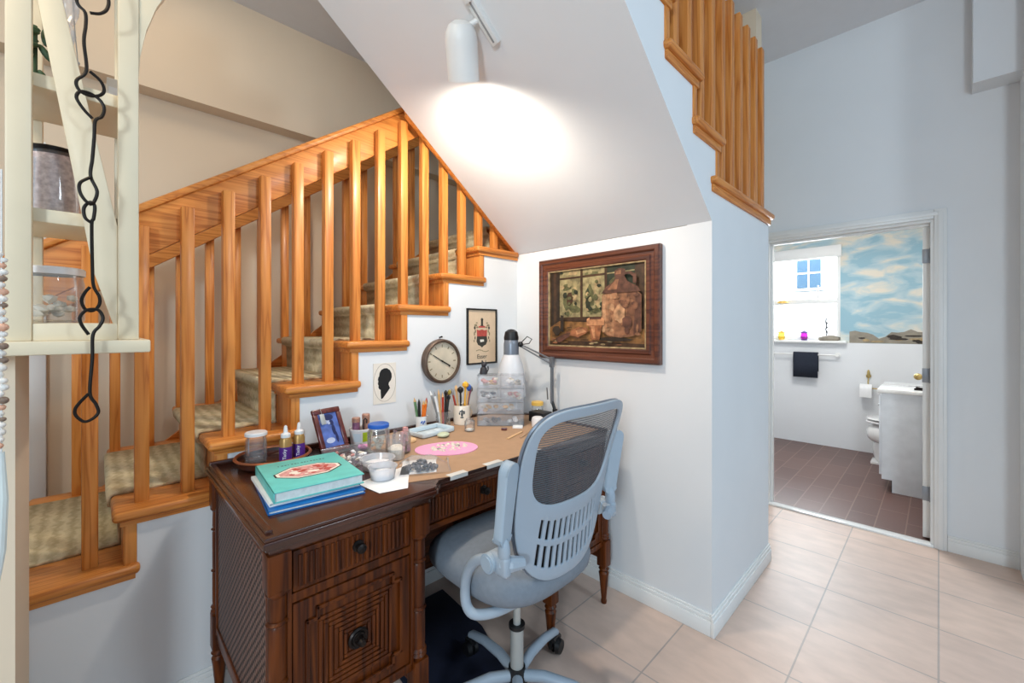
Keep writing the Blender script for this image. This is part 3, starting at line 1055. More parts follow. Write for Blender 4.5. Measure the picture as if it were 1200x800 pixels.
# copper rimmed tray with jar and glue bottles
tcx, tcy = -1.762, .475
tr = thing('round_tray', 'round copper rimmed tray behind the turquoise book', 'tray', (tcx, tcy, ZT))
b = MB()
b.lathe([(.118, .028), (.120, .034), (.126, .036), (.130, .030), (.126, .026)], (tcx, tcy, ZT), 48, closed=True)
obj('rim', b, 'copper', tr)
b = MB(); b.lathe([(0, 0), (.110, 0), (.120, .008), (.125, .028), (.121, .028), (.116, .010), (.106, .003), (0, .003)], (tcx, tcy, ZT), 40)
obj('dish', b, 'desk_top_wood', tr)
def jar(name, label, cat, loc, r, h, lid=None, lid_h=.012, contents=None, fill=.5, glass='glass', group=None, lumps=None, neck=.86):
    t = thing(name, label, cat, loc, 0, group)
    b = MB()
    b.lathe([(0, 0), (r * .9, 0), (r, .006), (r, h * .80), (r * neck, h * .90), (r * neck, h), (r * neck - .002, h), (r * neck - .002, h * .9), (r - .0025, h * .79), (r - .0025, .008), (r * .85, .004), (0, .004)], (0, 0, 0), 28)
    obj('glass_body', b, glass, t, True)
    if lid:
        b = MB(); b.lathe([(0, h + lid_h), (r * neck + .001, h + lid_h), (r * neck + .004, h + lid_h - .003), (r * neck + .004, h - lid_h * .3), (r * neck + .001, h - lid_h * .3)], (0, 0, 0), 28)
        obj('lid', b, lid, t, True)
    if contents:
        b = MB()
        if lumps:
            rn = random.Random(hash(label) % 1000 if False else len(label))
            for i in range(lumps):
                a = rn.random() * 6.28; q = r * .62 * math.sqrt(rn.random()); s = r * rn.uniform(.22, .38)
                b.rock((q * math.cos(a), q * math.sin(a), .008 + s * .7 + rn.random() * (h * fill - s * 1.4)), (s, s * .8, s * .7), 0, i)
        else:
            b.lathe([(0, .0055), (r - .006, .0055), (r - .004, .010), (r - .004, h * fill), (r * .4, h * fill + .006), (0, h * fill + .002)], (0, 0, 0), 20)
        obj('contents', b, contents, t, True)
    return t
ZTR = ZT + .003
jar('glass_jar', 'empty clear jar with white lid standing in the copper rimmed tray', 'jar', (-1.80, .425, ZTR), .036, .105, 'lid_white', .010, neck=.92)
def glue(loc, rz, label):
    t = thing('glue_bottle', label, 'bottle', loc, rz, 'glue bottles in the tray')
    b = MB(); b.lathe([(0, 0), (.019, 0), (.021, .003), (.021, .082), (.017, .094), (.012, .098), (0, .098)], (0, 0, 0), 24)
    obj('bottle_body', b, 'glue_gold', t, True)
    b = MB(); b.lathe([(.0213, .012), (.0216, .012), (.0216, .062), (.0213, .062)], (0, 0, 0), 24)
    lb = obj('paper_label', b, 'glue_purple', t, True)
    b = MB(); b.lathe([(0, .096), (.0165, .096), (.0165, .108), (.008, .114), (.0055, .136), (.003, .14), (0, .14)], (0, 0, 0), 20)
    obj('cap', b, 'lid_white', t, True)
    cu = text('Tacky', .016, 'paper_white', 'lettering', None, frame((.0222, 0, .037), (0, 0, 1), (0, -1, 0)))
    cu.parent = lb
    return t
glue((-1.715, .502, ZTR), R(-25), 'gold and purple glue bottle on the left in the tray')
glue((-1.735, .555, ZTR), R(-25), 'gold and purple glue bottle on the right in the tray, beside the photo frame')

# photo frame, leaning back, facing the room corner
pf = thing('photo_frame', 'dark red wooden frame with blue photograph standing by the glue bottles', 'photo frame', (-1.725, .695, ZT + .003), R(12))
M = Matrix.Rotation(R(-26), 4, 'Y')
W_, H_ = .062, .186
b = MB()
for (ya, yb_, za, zb) in ((-W_, W_, 0, .022), (-W_, W_, H_ - .022, H_), (-W_, -W_ + .02, .022, H_ - .022), (W_ - .02, W_, .022, H_ - .022)):
    b.box(-.006, .008, ya, yb_, za, zb, .004, mtx=M)
b.box(-.008, -.004, -W_ + .005, W_ - .005, .005, H_ - .005, mtx=M)
obj('frame_border', b, 'mahogany', pf, True)
b = MB(); b.box(-.004, .001, -W_ + .018, W_ - .018, .02, H_ - .02, mi=0, mtx=M)
def leaf(cx, cz, w, h, mi, x):
    b.poly([(x, cx + w * math.cos(a * .628), cz + h * math.sin(a * .628)) for a in range(10)], mi, M)
leaf(.004, .147, .022, .014, 1, .0014); leaf(.012, .122, .009, .012, 1, .0016); leaf(.014, .092, .008, .024, 1, .0018); leaf(.020, .06, .006, .024, 1, .0019)
leaf(-.016, .135, .022, .016, 2, .0012); leaf(.0, .122, .006, .006, 2, .0020); leaf(-.01, .05, .02, .012, 2, .0013)
obj('photograph', b, ['photo_blue', 'photo_dark', 'photo_pale'], pf, True)
b = MB(); b.prism([(-.052, -.02, .095), (-.052, .02, .095), (-.105, .012, .0), (-.105, -.012, .0)], (-.004, 0, 0))
obj('easel_back', b, 'mahogany', pf, True)
b = MB(); b.box(.0085, .0100, -.036, -.016, .118, .162, .0006, mtx=M)
b.tube([M @ Vector(p) for p in ((.0092, -.026, .161), (.010, -.026, .172), (.009, -.026, .186), (-.006, -.026, .190))], .0008, n=5)
obj('metal_tag', b, 'tag_grey', pf, True)

# small tub with glitter tubes
tub = thing('plastic_tub', 'small white tub with lime green label behind the photo frame', 'tub', (-1.80, .835, ZT))
b = MB(); b.lathe([(0, 0), (.044, 0), (.05, .058), (.052, .060), (.052, .066), (.048, .066), (.047, .060), (.042, .003), (0, .003)], (0, 0, 0), 28)
obj('tub_body', b, 'lid_white', tub, True)
b = MB()
for a0, a1, z0, z1, mi in ((-18, 42, .012, .054, 0), (18, 42, .016, .044, 1), (-64, -26, .014, .050, 2)):
    n = 10; r0, r1 = .0447 + (z0 / .058) * .006, .0447 + (z1 / .058) * .006
    e = .0006 * (mi + 1)
    for i in range(n):
        p, q = R(a0 + (a1 - a0) * i / n), R(a0 + (a1 - a0) * (i + 1) / n)
        if mi == 1:
            zz0 = z0; f = i / n; zz1 = z0 + (z1 - z0) * f + .002
        else:
            zz1 = z1
        b.poly([((r0 + e) * math.cos(p), (r0 + e) * math.sin(p), z0), ((r0 + e) * math.cos(q), (r0 + e) * math.sin(q), z0), ((r1 + e) * math.cos(q), (r1 + e) * math.sin(q), zz1), ((r1 + e) * math.cos(p), (r1 + e) * math.sin(p), zz1)], mi)
obj('paper_label', b, ['lime_label', 'paper_white', 'pale_tray'], tub, True)
for (dx, dy, m, lab, h) in ((.005, -.026, 'glitter_purple', 'copper topped purple glitter tube in the white tub', .112), (-.005, .024, 'glitter_tube', 'pale copper glitter tube on the right in the white tub', .120)):
    t = thing('glitter_tube', lab, 'tube', (-1.80 + dx, .835 + dy, ZT + .0035), 0, 'glitter tubes in the tub')
    b = MB(); b.lathe([(0, 0), (.016, 0), (.016, h * .82), (0, h * .82)], (0, 0, 0), 18); obj('tube_body', b, m, t, True)
    b = MB(); b.lathe([(.016, h * .82), (.0172, h * .82), (.0172, h - .003), (.015, h), (0, h)], (0, 0, 0), 18); obj('cap', b, 'glitter_tube', t, True)
t = MB(); t.tube([(-1.795 + .01, .838, ZT + .06), (-1.785, .838, ZT + .10), (-1.782, .845, ZT + .108), (-1.782, .853, ZT + .10), (-1.784, .853, ZT + .085)], .003)
solo('wire_hook', t, 'pencil_black', 'black bent hook poking out of the white tub', 'hook', (-1.79, .84, ZT + .05))

# jars
jar('glass_jar', 'glass jar with blue lid and white pieces inside, left of the pink mat', 'jar', (-1.60, .815, ZT), .044, .108, 'blue_lid', .012, 'shell', .6, lumps=14)
jar('glass_jar', 'open glass jar of dark seeds and pink bits beside the blue lidded jar', 'jar', (-1.535, .882, ZT), .038, .092, None, 0, 'seed_brown', .42)
b = MB(); b.box(-.014, .004, -.004, .014, 0, .06, .003); b.box(-.006, .008, -.02, -.008, 0, .045, .003)
solo('pink_sticks', b, 'ornament_pink', 'pink blocks standing inside the open seed jar', 'craft pieces', (-1.535, .897, ZT + .041), local=True)

# deli cups, clear box, bag
def cup(loc, r, h, label, mat, fillmat=None, group='clear plastic tubs on the desk'):
    t = thing('plastic_cup', label, 'cup', loc, 0, group)
    b = MB(); b.lathe([(0, 0), (r * .82, 0), (r * .97, h), (r * 1.04, h + .001), (r * 1.04, h + .004), (r * .95, h + .003), (r * .8, .002), (0, .002)], (0, 0, 0), 32)
    obj('cup_body', b, mat, t, True)
    if fillmat:
        b = MB(); b.lathe([(0, .003), (r * .78, .003), (r * .86, h * .5), (r * .5, h * .62), (0, h * .55)], (0, 0, 0), 20)
        obj('contents', b, fillmat, t, True)
    return t
b = MB(); b.prism([(-1.33, .60, ZT + .001), (-1.20, .615, ZT + .001), (-1.178, .70, ZT + .001), (-1.235, .735, ZT + .001), (-1.38, .83, ZT + .001)], (0, 0, .0006))
solo('paper_sheet', b, 'paper_white', 'white paper sheet lying under the round clear tub beside the books', 'paper', (-1.28, .7, ZT + .001))
b = MB(); b.prism([(-1.43, .83, ZT + .001), (-1.30, .74, ZT + .001), (-1.24, .85, ZT + .001), (-1.36, .93, ZT + .001)], (0, 0, .0006))
solo('paper_sheet', b, 'paper_white', 'white paper sheet under the bag of grey beads', 'paper', (-1.33, .83, ZT + .001))
ZP = ZT + .0018
cup((-1.315, .685, ZP), .047, .038, 'shallow round clear tub nearest the turquoise book', 'hazy_plastic', 'white_foil')
cup((-1.43, .725, ZT), .060, .034, 'wide clear tub behind the shallow round tub', 'hazy_plastic', 'white_foil')
cup((-1.475, .825, ZT), .038, .085, 'tall clear tub in front of the blue lidded jar', 'clear_plastic', 'shell')
bx = thing('plastic_box', 'open clear plastic box behind the turquoise book, in front of the photo frame', 'box', (-1.588, .685, ZT), R(-6))
b = MB()
for (x0, x1, y0, y1, z0, z1) in ((-.085, .085, -.075, .075, 0, .002), (-.085, -.083, -.075, .075, 0, .034), (.083, .085, -.075, .075, 0, .034), (-.085, .085, -.075, -.073, 0, .034), (-.085, .085, .073, .075, 0, .034)):
    b.box(x0, x1, y0, y1, z0, z1)
b.tube([(-.086, -.076, .034), (.086, -.076, .034), (.086, .076, .034), (-.086, .076, .034)], .0025, True, 6)
obj('box_body', b, 'clear_plastic', bx, True)
b = MB()
rn = random.Random(12)
for i in range(34):
    b.rock((rn.uniform(-.07, .07), rn.uniform(-.06, .06), .009 + rn.random() * .012), (.010, .009, .006), rn.choice((0, 0, 1, 2)), i)
o = obj('craft_scraps', b, ['white_foil', 'ornament_pink', 'shell'], bx, True); o['kind'] = 'stuff'
b = MB(); b.ball((0, 0, .011), (.028, .018, .011)); b.ball((.012, .008, .013), (.016, .012, .011))
solo('modelling_clay', b, 'blush_pink', 'pink lump of clay in front of the white tub', 'clay', (-1.69, .79, ZT), local=True)
# zip bag of dark beads
bg_ = thing('bead_bag', 'clear bag of grey beads lying at the desk edge', 'bag', (-1.30, .825, ZT + .0018), R(-28))
b = MB()
rn = random.Random(21)
for i in range(60):
    a = rn.random() * 6.28; q = math.sqrt(rn.random())
    b.rock((.042 * q * math.cos(a), .055 * q * math.sin(a) , .008 + (1 - q) * .034 * rn.random()), (.009, .009, .007), 0, i)
o = obj('grey_beads', b, 'dark_beads', bg_, True); o['kind'] = 'stuff'
b = MB()
t = bmesh.new()
G = []
for i in range(9):
    row = []
    for j in range(9):
        u, v = -1 + i / 4, -1 + j / 4
        row.append(t.verts.new((.062 * u, .085 * v + .01, .003 + .048 * max(0, 1 - u * u) * max(0, 1 - (v * .8 + .1) ** 2) + .006 * math.sin(5 * u + 7 * v) * (1 - u * u))))
    G.append(row)
for i in range(8):
    for j in range(8):
        t.faces.new((G[i][j], G[i + 1][j], G[i + 1][j + 1], G[i][j + 1]))
b._merge(t, 0)
b.tube([(-.06, .094, .006), (-.02, .098, .028), (.02, .094, .022), (.06, .096, .006)], .003, n=6)
obj('bag_film', b, 'clear_plastic', bg_, True)

# pink mat with shells
b = MB()
b.prism([(.098 * math.cos(a * .1963) * (1 + .04 * math.sin(3 * a * .1963)), .135 * math.sin(a * .1963) * (1 + .03 * math.cos(2 * a * .1963)), 0) for a in range(32)], (0, 0, .003))
pm = solo('craft_mat', b, 'pink_mat', 'round pink craft mat with shells on the kraft paper', 'mat', (-1.45, 1.045, ZT + .001), local=True)
pm.rotation_euler = (0, 0, R(-30))
rn = random.Random(31)
i = 0
spots = []
while i < 26:
    a, q = rn.random() * 6.28, math.sqrt(rn.random())
    x, y = -1.45 + .055 * q * math.cos(a) , 1.06 + .085 * q * math.sin(a)
    s = rn.uniform(.006, .0125)
    if any((x - p[0]) ** 2 + (y - p[1]) ** 2 < (s + p[2]) ** 2 * .8 for p in spots):
        continue
    spots.append((x, y, s))
    b = MB()
    hgt = s * rn.uniform(.45, .8)
    b.lathe([(0, 0), (s, 0), (s * .92, hgt * .35), (s * .55, hgt * .85), (0, hgt)], (0, 0, 0), 9)
    dark = i in (4, 11, 19)
    o = solo('shell', b, 'shell_grey' if dark else 'shell', 'small %s shell lying in the loose heap on the pink mat' % ('grey' if dark else 'cream'), 'shell', (x, y, ZT + .0042), ('grey' if dark else 'cream') + ' shells on the pink mat', local=True)
    o.rotation_euler = (0, 0, rn.random() * 6)
    o.scale = (1, rn.uniform(.6, 1), 1)
    i += 1

# moulded tray, discs
b = MB()
t = bmesh.new()
b.box(-.055, .055, -.085, .085, 0, .003, .001); b.box(-.068, -.055, -.095, .095, .003, .026, .004)
b.box(.052, .064, -.095, .095, .003, .022, .004); b.box(-.06, .06, -.098, -.084, .003, .022, .004); b.box(-.06, .06, .084, .098, .003, .026, .004)
b.ball((.01, -.02, .004), (.03, .035, .014)); b.ball((0, .045, .004), (.03, .03, .012))
o = solo('moulded_tray', b, 'pale_tray', 'pale blue plastic tray in front of the white pencil cup', 'tray', (-1.718, 1.145, ZT + .001), local=True)
o.rotation_euler = (0, 0, R(6))
b = MB(); b.lathe([(0, 0), (.03, 0), (.034, .006), (.032, .014), (.02, .018), (0, .019)], (0, 0, 0), 24)
solo('sponge_disc', b, 'peach_disc', 'round peach sponge in front of the pale blue tray', 'sponge', (-1.655, .985, ZT + .001), local=True)
b = MB(); b.ball((0, 0, .012), (.026, .03, .012))
solo('soap_lump', b, 'pale_green', 'pale green oval lump at the right end of the blue tray', 'soap', (-1.615, 1.145, ZT + .001), local=True)

# pencil holders and their pencils
def stick(label, name, cat, base, ang, lean, length, r, col, tip=None, tipcol=None, grp=None, tiplen=.02, tipr=None):
    t = thing(name, label, cat, base, 0, grp)
    d = Vector((math.sin(lean) * math.cos(ang), math.sin(lean) * math.sin(ang), math.cos(lean)))
    b = MB(); b.cyl((0, 0, 0), d * length, r, n=8)
    obj('shaft', b, col, t, True)
    p = d * length
    if tip == 'point':
        b = MB(); b.cyl(p, p + d * tiplen, r, .0008, n=8); obj('tip', b, tipcol, t, True)
    elif tip == 'brush':
        b = MB()
        b.tube([p, p + d * tiplen * .35, p + d * tiplen * .7, p + d * tiplen], [r * 1.1, (tipr or r * 1.6), (tipr or r * 1.6) * .95, r * .4], n=8)
        obj('bristles', b, tipcol, t, True)
    return t
# holder 1: small white cup with blue mark
c1 = thing('pencil_cup', 'small white pencil cup with a blue mark below the clock', 'cup', (-1.835, 1.165, ZT + .001))
b = MB(); b.lathe([(0, 0), (.026, 0), (.029, .062), (.031, .064), (.027, .064), (.024, .004), (0, .004)], (0, 0, 0), 24)
obj('cup_body', b, 'porcelain', c1, True)
b = MB()
for i in range(5):
    a = R(-30 + i * 9)
    b.ball((.0288 * math.cos(a), .0288 * math.sin(a), .035 + .006 * math.sin(i * 2.2)), (.002, .004, .005), u=8, v=6)
obj('painted_mark', b, 'pencil_blue', c1, True)
for (a, ln, L_, col, tc_, lab) in ((-1.9, .16, .135, 'pencil_green', 'pencil_wood', 'green pencil at the left of the white pencil cup'), (-1.2, .06, .128, 'pencil_black', 'pencil_black', 'black pencil in the white pencil cup'),
                                   (0.2, .05, .118, 'pencil_orange', 'pencil_wood', 'orange pencil in the middle of the white pencil cup'), (1.0, .10, .120, 'pencil_orange', 'pencil_wood', 'orange pencil right of centre in the white pencil cup'), (1.6, .16, .130, 'pencil_red', 'pencil_red', 'dark red pencil at the right of the white pencil cup')):
    stick(lab, 'pencil', 'pencil', (-1.835 + .010 * math.cos(a), 1.165 + .010 * math.sin(a), ZT + .0055), a, ln, L_, .0072, col, 'point', tc_, 'pencils in the white cup')
# holder 2: glass jar of pencils
jar('pencil_jar', 'clear glass jar holding pencils between the two pencil cups', 'jar', (-1.80, 1.275, ZT + .001), .038, .078, neck=.98)
k = 0
for (a, ln, L_, col, tip, tc_, lab) in ((-2.0, .30, .165, 'brush_grey', 'point', 'paper_white', 'silver pen leaning left out of the glass jar'), (-1.6, .24, .160, 'paper_white', 'point', 'brush_grey', 'white pen leaning left in the glass jar'),
                                        (-1.3, .14, .165, 'pencil_wood', 'point', 'brush_tan', 'bare wood pencil in the glass jar'), (-.7, .1, .15, 'pencil_red', 'point', 'brush_tan', 'red pencil in the glass jar'),
                                        (0.3, .03, .155, 'pencil_black', 'brush', 'pencil_black', 'black and white twisted pen upright in the glass jar'), (1.2, .12, .13, 'pencil_black', 'brush', 'pencil_black', 'short black brush in the glass jar'),
                                        (1.6, .17, .155, 'bristle_olive', 'brush', 'bristle_olive', 'olive tipped brush in the glass jar'), (1.9, .24, .150, 'pencil_orange', 'brush', 'pencil_red', 'orange brush leaning right out of the glass jar')):
    stick(lab, 'pencil' if tip == 'point' else 'paintbrush', 'pencil' if tip == 'point' else 'brush', (-1.80 + .012 * math.cos(a), 1.275 + .012 * math.sin(a), ZT + .0065), a, ln, L_, .0062, col, tip, tc_, 'pencils and brushes in the glass jar', .026)
# holder 3: cream mug with crest
mg = thing('mug', 'cream mug with a dark crest holding paint brushes', 'mug', (-1.775, 1.378, ZT + .001))
b = MB(); b.lathe([(0, 0), (.042, 0), (.045, .004), (.045, .098), (.0435, .101), (.041, .098), (.041, .005), (0, .005)], (0, 0, 0), 28)
obj('mug_body', b, 'mug_cream', mg, True)
b = MB(); b.tube([(-.01, .042, .078), (.0, .055, .074), (.004, .064, .056), (.0, .06, .035), (-.006, .043, .02)], .005, n=8)
obj('handle', b, 'mug_cream', mg, True)
b = MB()
for (a, z, w, h) in ((-38, .058, .006, .012), (-30, .072, .01, .004), (-46, .073, .007, .004), (-24, .064, .005, .006), (-54, .062, .004, .007), (-38, .042, .010, .004), (-38, .078, .004, .005)):
    b.ball((0.0449 * math.cos(R(a)), 0.0449 * math.sin(R(a)), z), (.0012, w, h), u=10, v=6, mtx=Matrix.Rotation(R(a), 4, 'Z'))
obj('printed_crest', b, 'mug_ink', mg, True)
for (a, ln, L_, col, tc_, tr_, lab) in ((-2.3, .22, .15, 'pencil_red', 'brush_grey', .005, 'red handled brush at the left of the cream mug'), (-1.9, .10, .165, 'brush_tan', 'brush_tan', .006, 'tan brush in the cream mug'),
                                        (-1.0, .06, .16, 'pencil_black', 'pencil_black', .012, 'wide black brush in the cream mug'), (.2, .05, .185, 'brush_yellow', 'brush_yellow', .013, 'wide yellow foam brush at the top of the cream mug'),
                                        (.8, .12, .17, 'brush_tan', 'pencil_blue', .010, 'blue tipped brush in the cream mug'), (1.2, .17, .15, 'brush_pink', 'brush_pink', .006, 'pink brush in the cream mug'),
                                        (1.5, .24, .155, 'brush_grey', 'brush_grey', .005, 'grey brush leaning right in the cream mug'), (1.8, .34, .16, 'brush_tan', 'bristle_dark', .009, 'dark tipped brush leaning furthest right out of the cream mug')):
    stick(lab, 'paintbrush', 'brush', (-1.775 + .014 * math.cos(a), 1.378 + .014 * math.sin(a), ZT + .0065), a, ln, L_, .0050, col, 'brush', tc_, 'brushes in the cream mug', .036, tr_ * 1.35)
jar('glass_vial', 'small empty glass vial in front of the cream mug', 'bottle', (-1.62, 1.305, ZT + .001), .026, .062, None, 0, 'page_edges', .12, neck=.7)

# clear drawer organiser
org = thing('drawer_organizer', 'clear plastic drawer organizer full of bits under the lamp shade', 'organizer', (-1.63, 1.525, ZT + .001), R(-45))
ow, od, oh = .122, .06, .262
b = MB()
for (x0, x1, y0, y1, z0, z1) in ((-od, od, -ow, -ow + .003, 0, oh), (-od, od, ow - .003, ow, 0, oh), (-od, -od + .003, -ow, ow, 0, oh), (-od, od, -ow, ow, 0, .003), (-od, od, -ow, ow, oh - .003, oh), (-od, od, -.002, .002, .123, oh), (-od, od, -ow, ow, .12, .123), (-od, od, -ow, ow, .192, .195), (-od, od, -ow, ow, .06, .063)):
    b.box(x0, x1, y0, y1, z0, z1)
obj('case', b, 'clear_plastic', org, True)
rn = random.Random(77)
def org_drawer(y0, y1, z0, z1, mats):
    b = MB()
    b.box(od, od + .003, y0, y1, z0, z1); b.box(-od + .01, od, y0, y1, z0, z0 + .002)
    b.box(od + .003, od + .012, (y0 + y1) / 2 - .012, (y0 + y1) / 2 + .012, (z0 + z1) / 2 - .003, (z0 + z1) / 2 + .003, .001)
    d = obj('drawer', b, 'drawer_plastic', org, True)
    b = MB()
    for i in range(12):
        b.rock((rn.uniform(.0, od - .018), rn.uniform(y0 + .02, y1 - .02), z0 + .014 + rn.random() * (z1 - z0) * .45), (.016, .018, .012), rn.randrange(len(mats)), i)
    o = obj('drawer_contents', b, mats, d, True); o['kind'] = 'stuff'
for (y0, y1, z0, z1, mats) in ((-ow + .005, -.004, .197, .255, ['shell', 'brush_tan', 'ornament_pink']), (.004, ow - .005, .197, .255, ['shell', 'lid_white', 'shell_grey']),
                               (-ow + .005, -.004, .125, .188, ['brush_grey', 'lid_white', 'dark_beads']), (.004, ow - .005, .125, .188, ['lid_white', 'ornament_pink', 'shell']),
                               (-ow + .005, ow - .005, .065, .117, ['shell', 'white_foil', 'brush_tan']), (-ow + .005, ow - .005, .005, .057, ['brush_grey', 'dark_beads', 'lid_white'])):
    org_drawer(y0, y1, z0, z1, mats)
# dark figurine on top
b = MB()
b.lathe([(0, 0), (.020, 0), (.021, .01), (.017, .03), (.010, .04), (.012, .045), (0, .047)], (0, 0, 0), 14)
b.ball((.004, 0, .052), (.014, .015, .013)); b.prism([(.002, -.014, .058), (.010, -.004, .062), (.004, -.013, .074)], (-.004, 0, 0)); b.prism([(.002, .014, .058), (.010, .004, .062), (.004, .013, .074)], (-.004, 0, 0))
b.tube([(-.01, .015, .006), (-.005, .03, .01), (.0, .034, .025), (.0, .03, .04)], .004, n=6)
solo('cat_figurine', b, 'cat_black', 'small dark cat figurine on top of the clear organizer', 'figurine', (-1.695, 1.46, ZT + .2635), local=True)
b = MB()
b.lathe([(.012, 0), (.016, .001), (.018, .02), (.016, .04), (.012, .042)], (0, 0, 0), 16, closed=True, mtx=Matrix.Rotation(R(90), 4, 'X'))
o = solo('tape_roll', b, 'glass', 'small clear tape roll at the corner of the organizer', 'tape roll', (-1.53, 1.575, ZT + .02), local=True); o.rotation_euler = (0, 0, R(40))
for (x, y, w, d, h, m, lab, nm, cat) in ((-1.50, 1.52, .05, .03, .012, 'paper_white', 'white card piece lying in front of the clear organizer', 'card_piece', 'card'), (-1.515, 1.44, .028, .022, .01, 'mahogany', 'small dark red block in front of the organizer', 'wooden_block', 'block')):
    b = MB(); b.box(-w / 2, w / 2, -d / 2, d / 2, 0, h, .002); o = solo(nm, b, m, lab, cat, (x, y, ZT + .001), local=True); o.rotation_euler = (0, 0, .7)
b = MB(); b.box(-.006, .006, -.075, .075, 0, .006, .002)
o = solo('wooden_stick', b, 'brush_tan', 'long pale wooden stick lying near the chair backrest', 'stick', (-1.40, 1.40, ZT + .001), local=True); o.rotation_euler = (0, 0, R(18))
b = MB(); b.box(-.005, .005, -.06, .06, 0, .005, .0015)
o = solo('wooden_stick', b, 'paper_kraft', 'shorter brown stick lying beside the long pale stick', 'stick', (-1.375, 1.44, ZT + .001), local=True); o.rotation_euler = (0, 0, R(24))
b = MB(); b.lathe([(0, 0), (.03, 0), (.032, .03), (.028, .045), (.02, .05), (0, .05)], (0, 0, 0), 20)
solo('white_pot', b, 'lid_white', 'small white pot half hidden behind the chair backrest', 'pot', (-1.455, 1.62, ZT + .001), local=True)
b = MB(); b.box(-.05, .05, -.04, .04, 0, .055, .004)
solo('black_box', b, 'black_plastic', 'black box behind the white pot below the lamp arm', 'box', (-1.52, 1.715, ZT + .001), local=True)
jr = jar('glass_jar', 'squat jar with amber lid standing below the lamp arm', 'jar', (-1.60, 1.78, ZT + .001), .035, .075, 'amber', .016, 'shell', .5)

# desk lamp
dl = thing('desk_lamp', 'grey swing arm desk lamp with frosted white shade beside the painting', 'lamp', (-1.53, 1.845, ZT))
hx, hy, hz = -1.735, 1.705, .96
b = MB()
b.lathe([(.082, 0), (.083, .004), (.081, .08), (.077, .13), (.067, .18), (.053, .222), (.042, .245), (.040, .245), (.051, .22), (.065, .178), (.075, .13), (.079, .08), (.080, .002)], (hx, hy, hz), 40, closed=True)
obj('lamp_shade', b, 'shade_plastic', dl)
b = MB(); b.lathe([(.044, .24), (.044, .30), (.040, .325), (.036, .33)], (hx, hy, hz), 32); b.lathe([(0, .26), (.04, .26)], (hx, hy, hz), 32)
obj('lamp_neck', b, 'lamp_grey', dl)
b = MB(); b.lathe([(.042, .325), (.043, .34), (.036, .372), (.018, .385), (0, .388)], (hx, hy, hz), 28)
obj('cap', b, 'black_plastic', dl)
b = MB(); b.ball((hx, hy, hz + .12), (.028, .028, .04)); b.cyl((hx, hy, hz + .15), (hx, hy, hz + .26), .015)
obj('light_bulb', b, 'lid_white', dl)
elb = (-1.545, 1.842, 1.175); neck = (hx + .045, hy + .03, hz + .30)
b = MB()
for dz in (0, -.028):
    b.cyl((neck[0], neck[1], neck[2] + dz * .4), (elb[0], elb[1], elb[2] + dz), .0045, n=8)
b.box(elb[0] - .012, elb[0] + .012, elb[1] - .012, elb[1] + .012, elb[2] - .045, elb[2] + .015, .004)
obj('upper_arm', b, 'arm_grey', dl)
b = MB()
b.tube([(neck[0] - .01, neck[1], neck[2]), (neck[0] + .01, neck[1] + .01, neck[2] + .02), (neck[0] + .03, neck[1] + .025, neck[2] + .045), (neck[0] + .052, neck[1] + .04, neck[2] + .03), (neck[0] + .04, neck[1] + .03, neck[2] + .005), (neck[0] + .01, neck[1] + .01, neck[2])], .003, n=6)
b.ball(neck, .016)
obj('swivel_knob', b, 'black_plastic', dl)
bs = (-1.525, 1.845, ZT + .03)
b = MB()
for dy in (-.010, .010):
    b.cyl((elb[0], elb[1] + dy * .8, elb[2]), (bs[0] - .02, bs[1] + dy * .8, bs[2] + .05), .0050, n=8)
b.cyl((elb[0] - .02, elb[1] - .02, elb[2] - .16), (bs[0] - .045, bs[1] - .01, bs[2] + .07), .004, n=8)
obj('lower_arm', b, 'arm_grey', dl)
b = MB(); b.cyl((bs[0], bs[1], ZT), (bs[0], bs[1], ZT + .05), .014); b.box(bs[0] - .03, bs[0] + .03, bs[1] - .03, bs[1] + .03, ZT, ZT + .012, .004)
b.cyl((bs[0], bs[1], ZT + .045), (bs[0] - .02, bs[1], ZT + .09), .009)
obj('base', b, 'black_plastic', dl)

# ------------------------------------------------------------------ things on the walls
XF = XW + .001
# silhouette card
sc_ = thing('silhouette_card', 'cream card with black head silhouette pinned to the wall below the stairs', 'picture', (XF, 1.0, 1.08))
b = MB(); b.box(XF, XF + .002, .942, 1.062, .985, 1.182)
obj('card', b, 'cream_card', sc_)
b = MB()
b.tube([(XF + .0022, 1.002 + .058 * math.cos(a * .1309), 1.087 + .092 * math.sin(a * .1309)) for a in range(48)], .0008, True, 5)
obj('oval_line', b, 'thin_line_grey', sc_)
b = MB()
S = [(.30, .02), (.27, .22), (.28, .27), (.20, .30), (.16, .34), (.17, .40), (.13, .44), (.16, .52), (.13, .55), (.16, .62), (.20, .65), (.22, .74), (.30, .82), (.45, .86), (.60, .86), (.75, .80), (.84, .70), (.85, .60), (.80, .52), (.70, .46), (.68, .40), (.76, .30), (.62, .20), (.42, .06), (.37, .03)]
b.prism([(XF + .002, .952 + s * .102, 1.005 + v * .176) for s, v in S], (.0012, 0, 0))
obj('silhouette', b, 'ink_black', sc_)
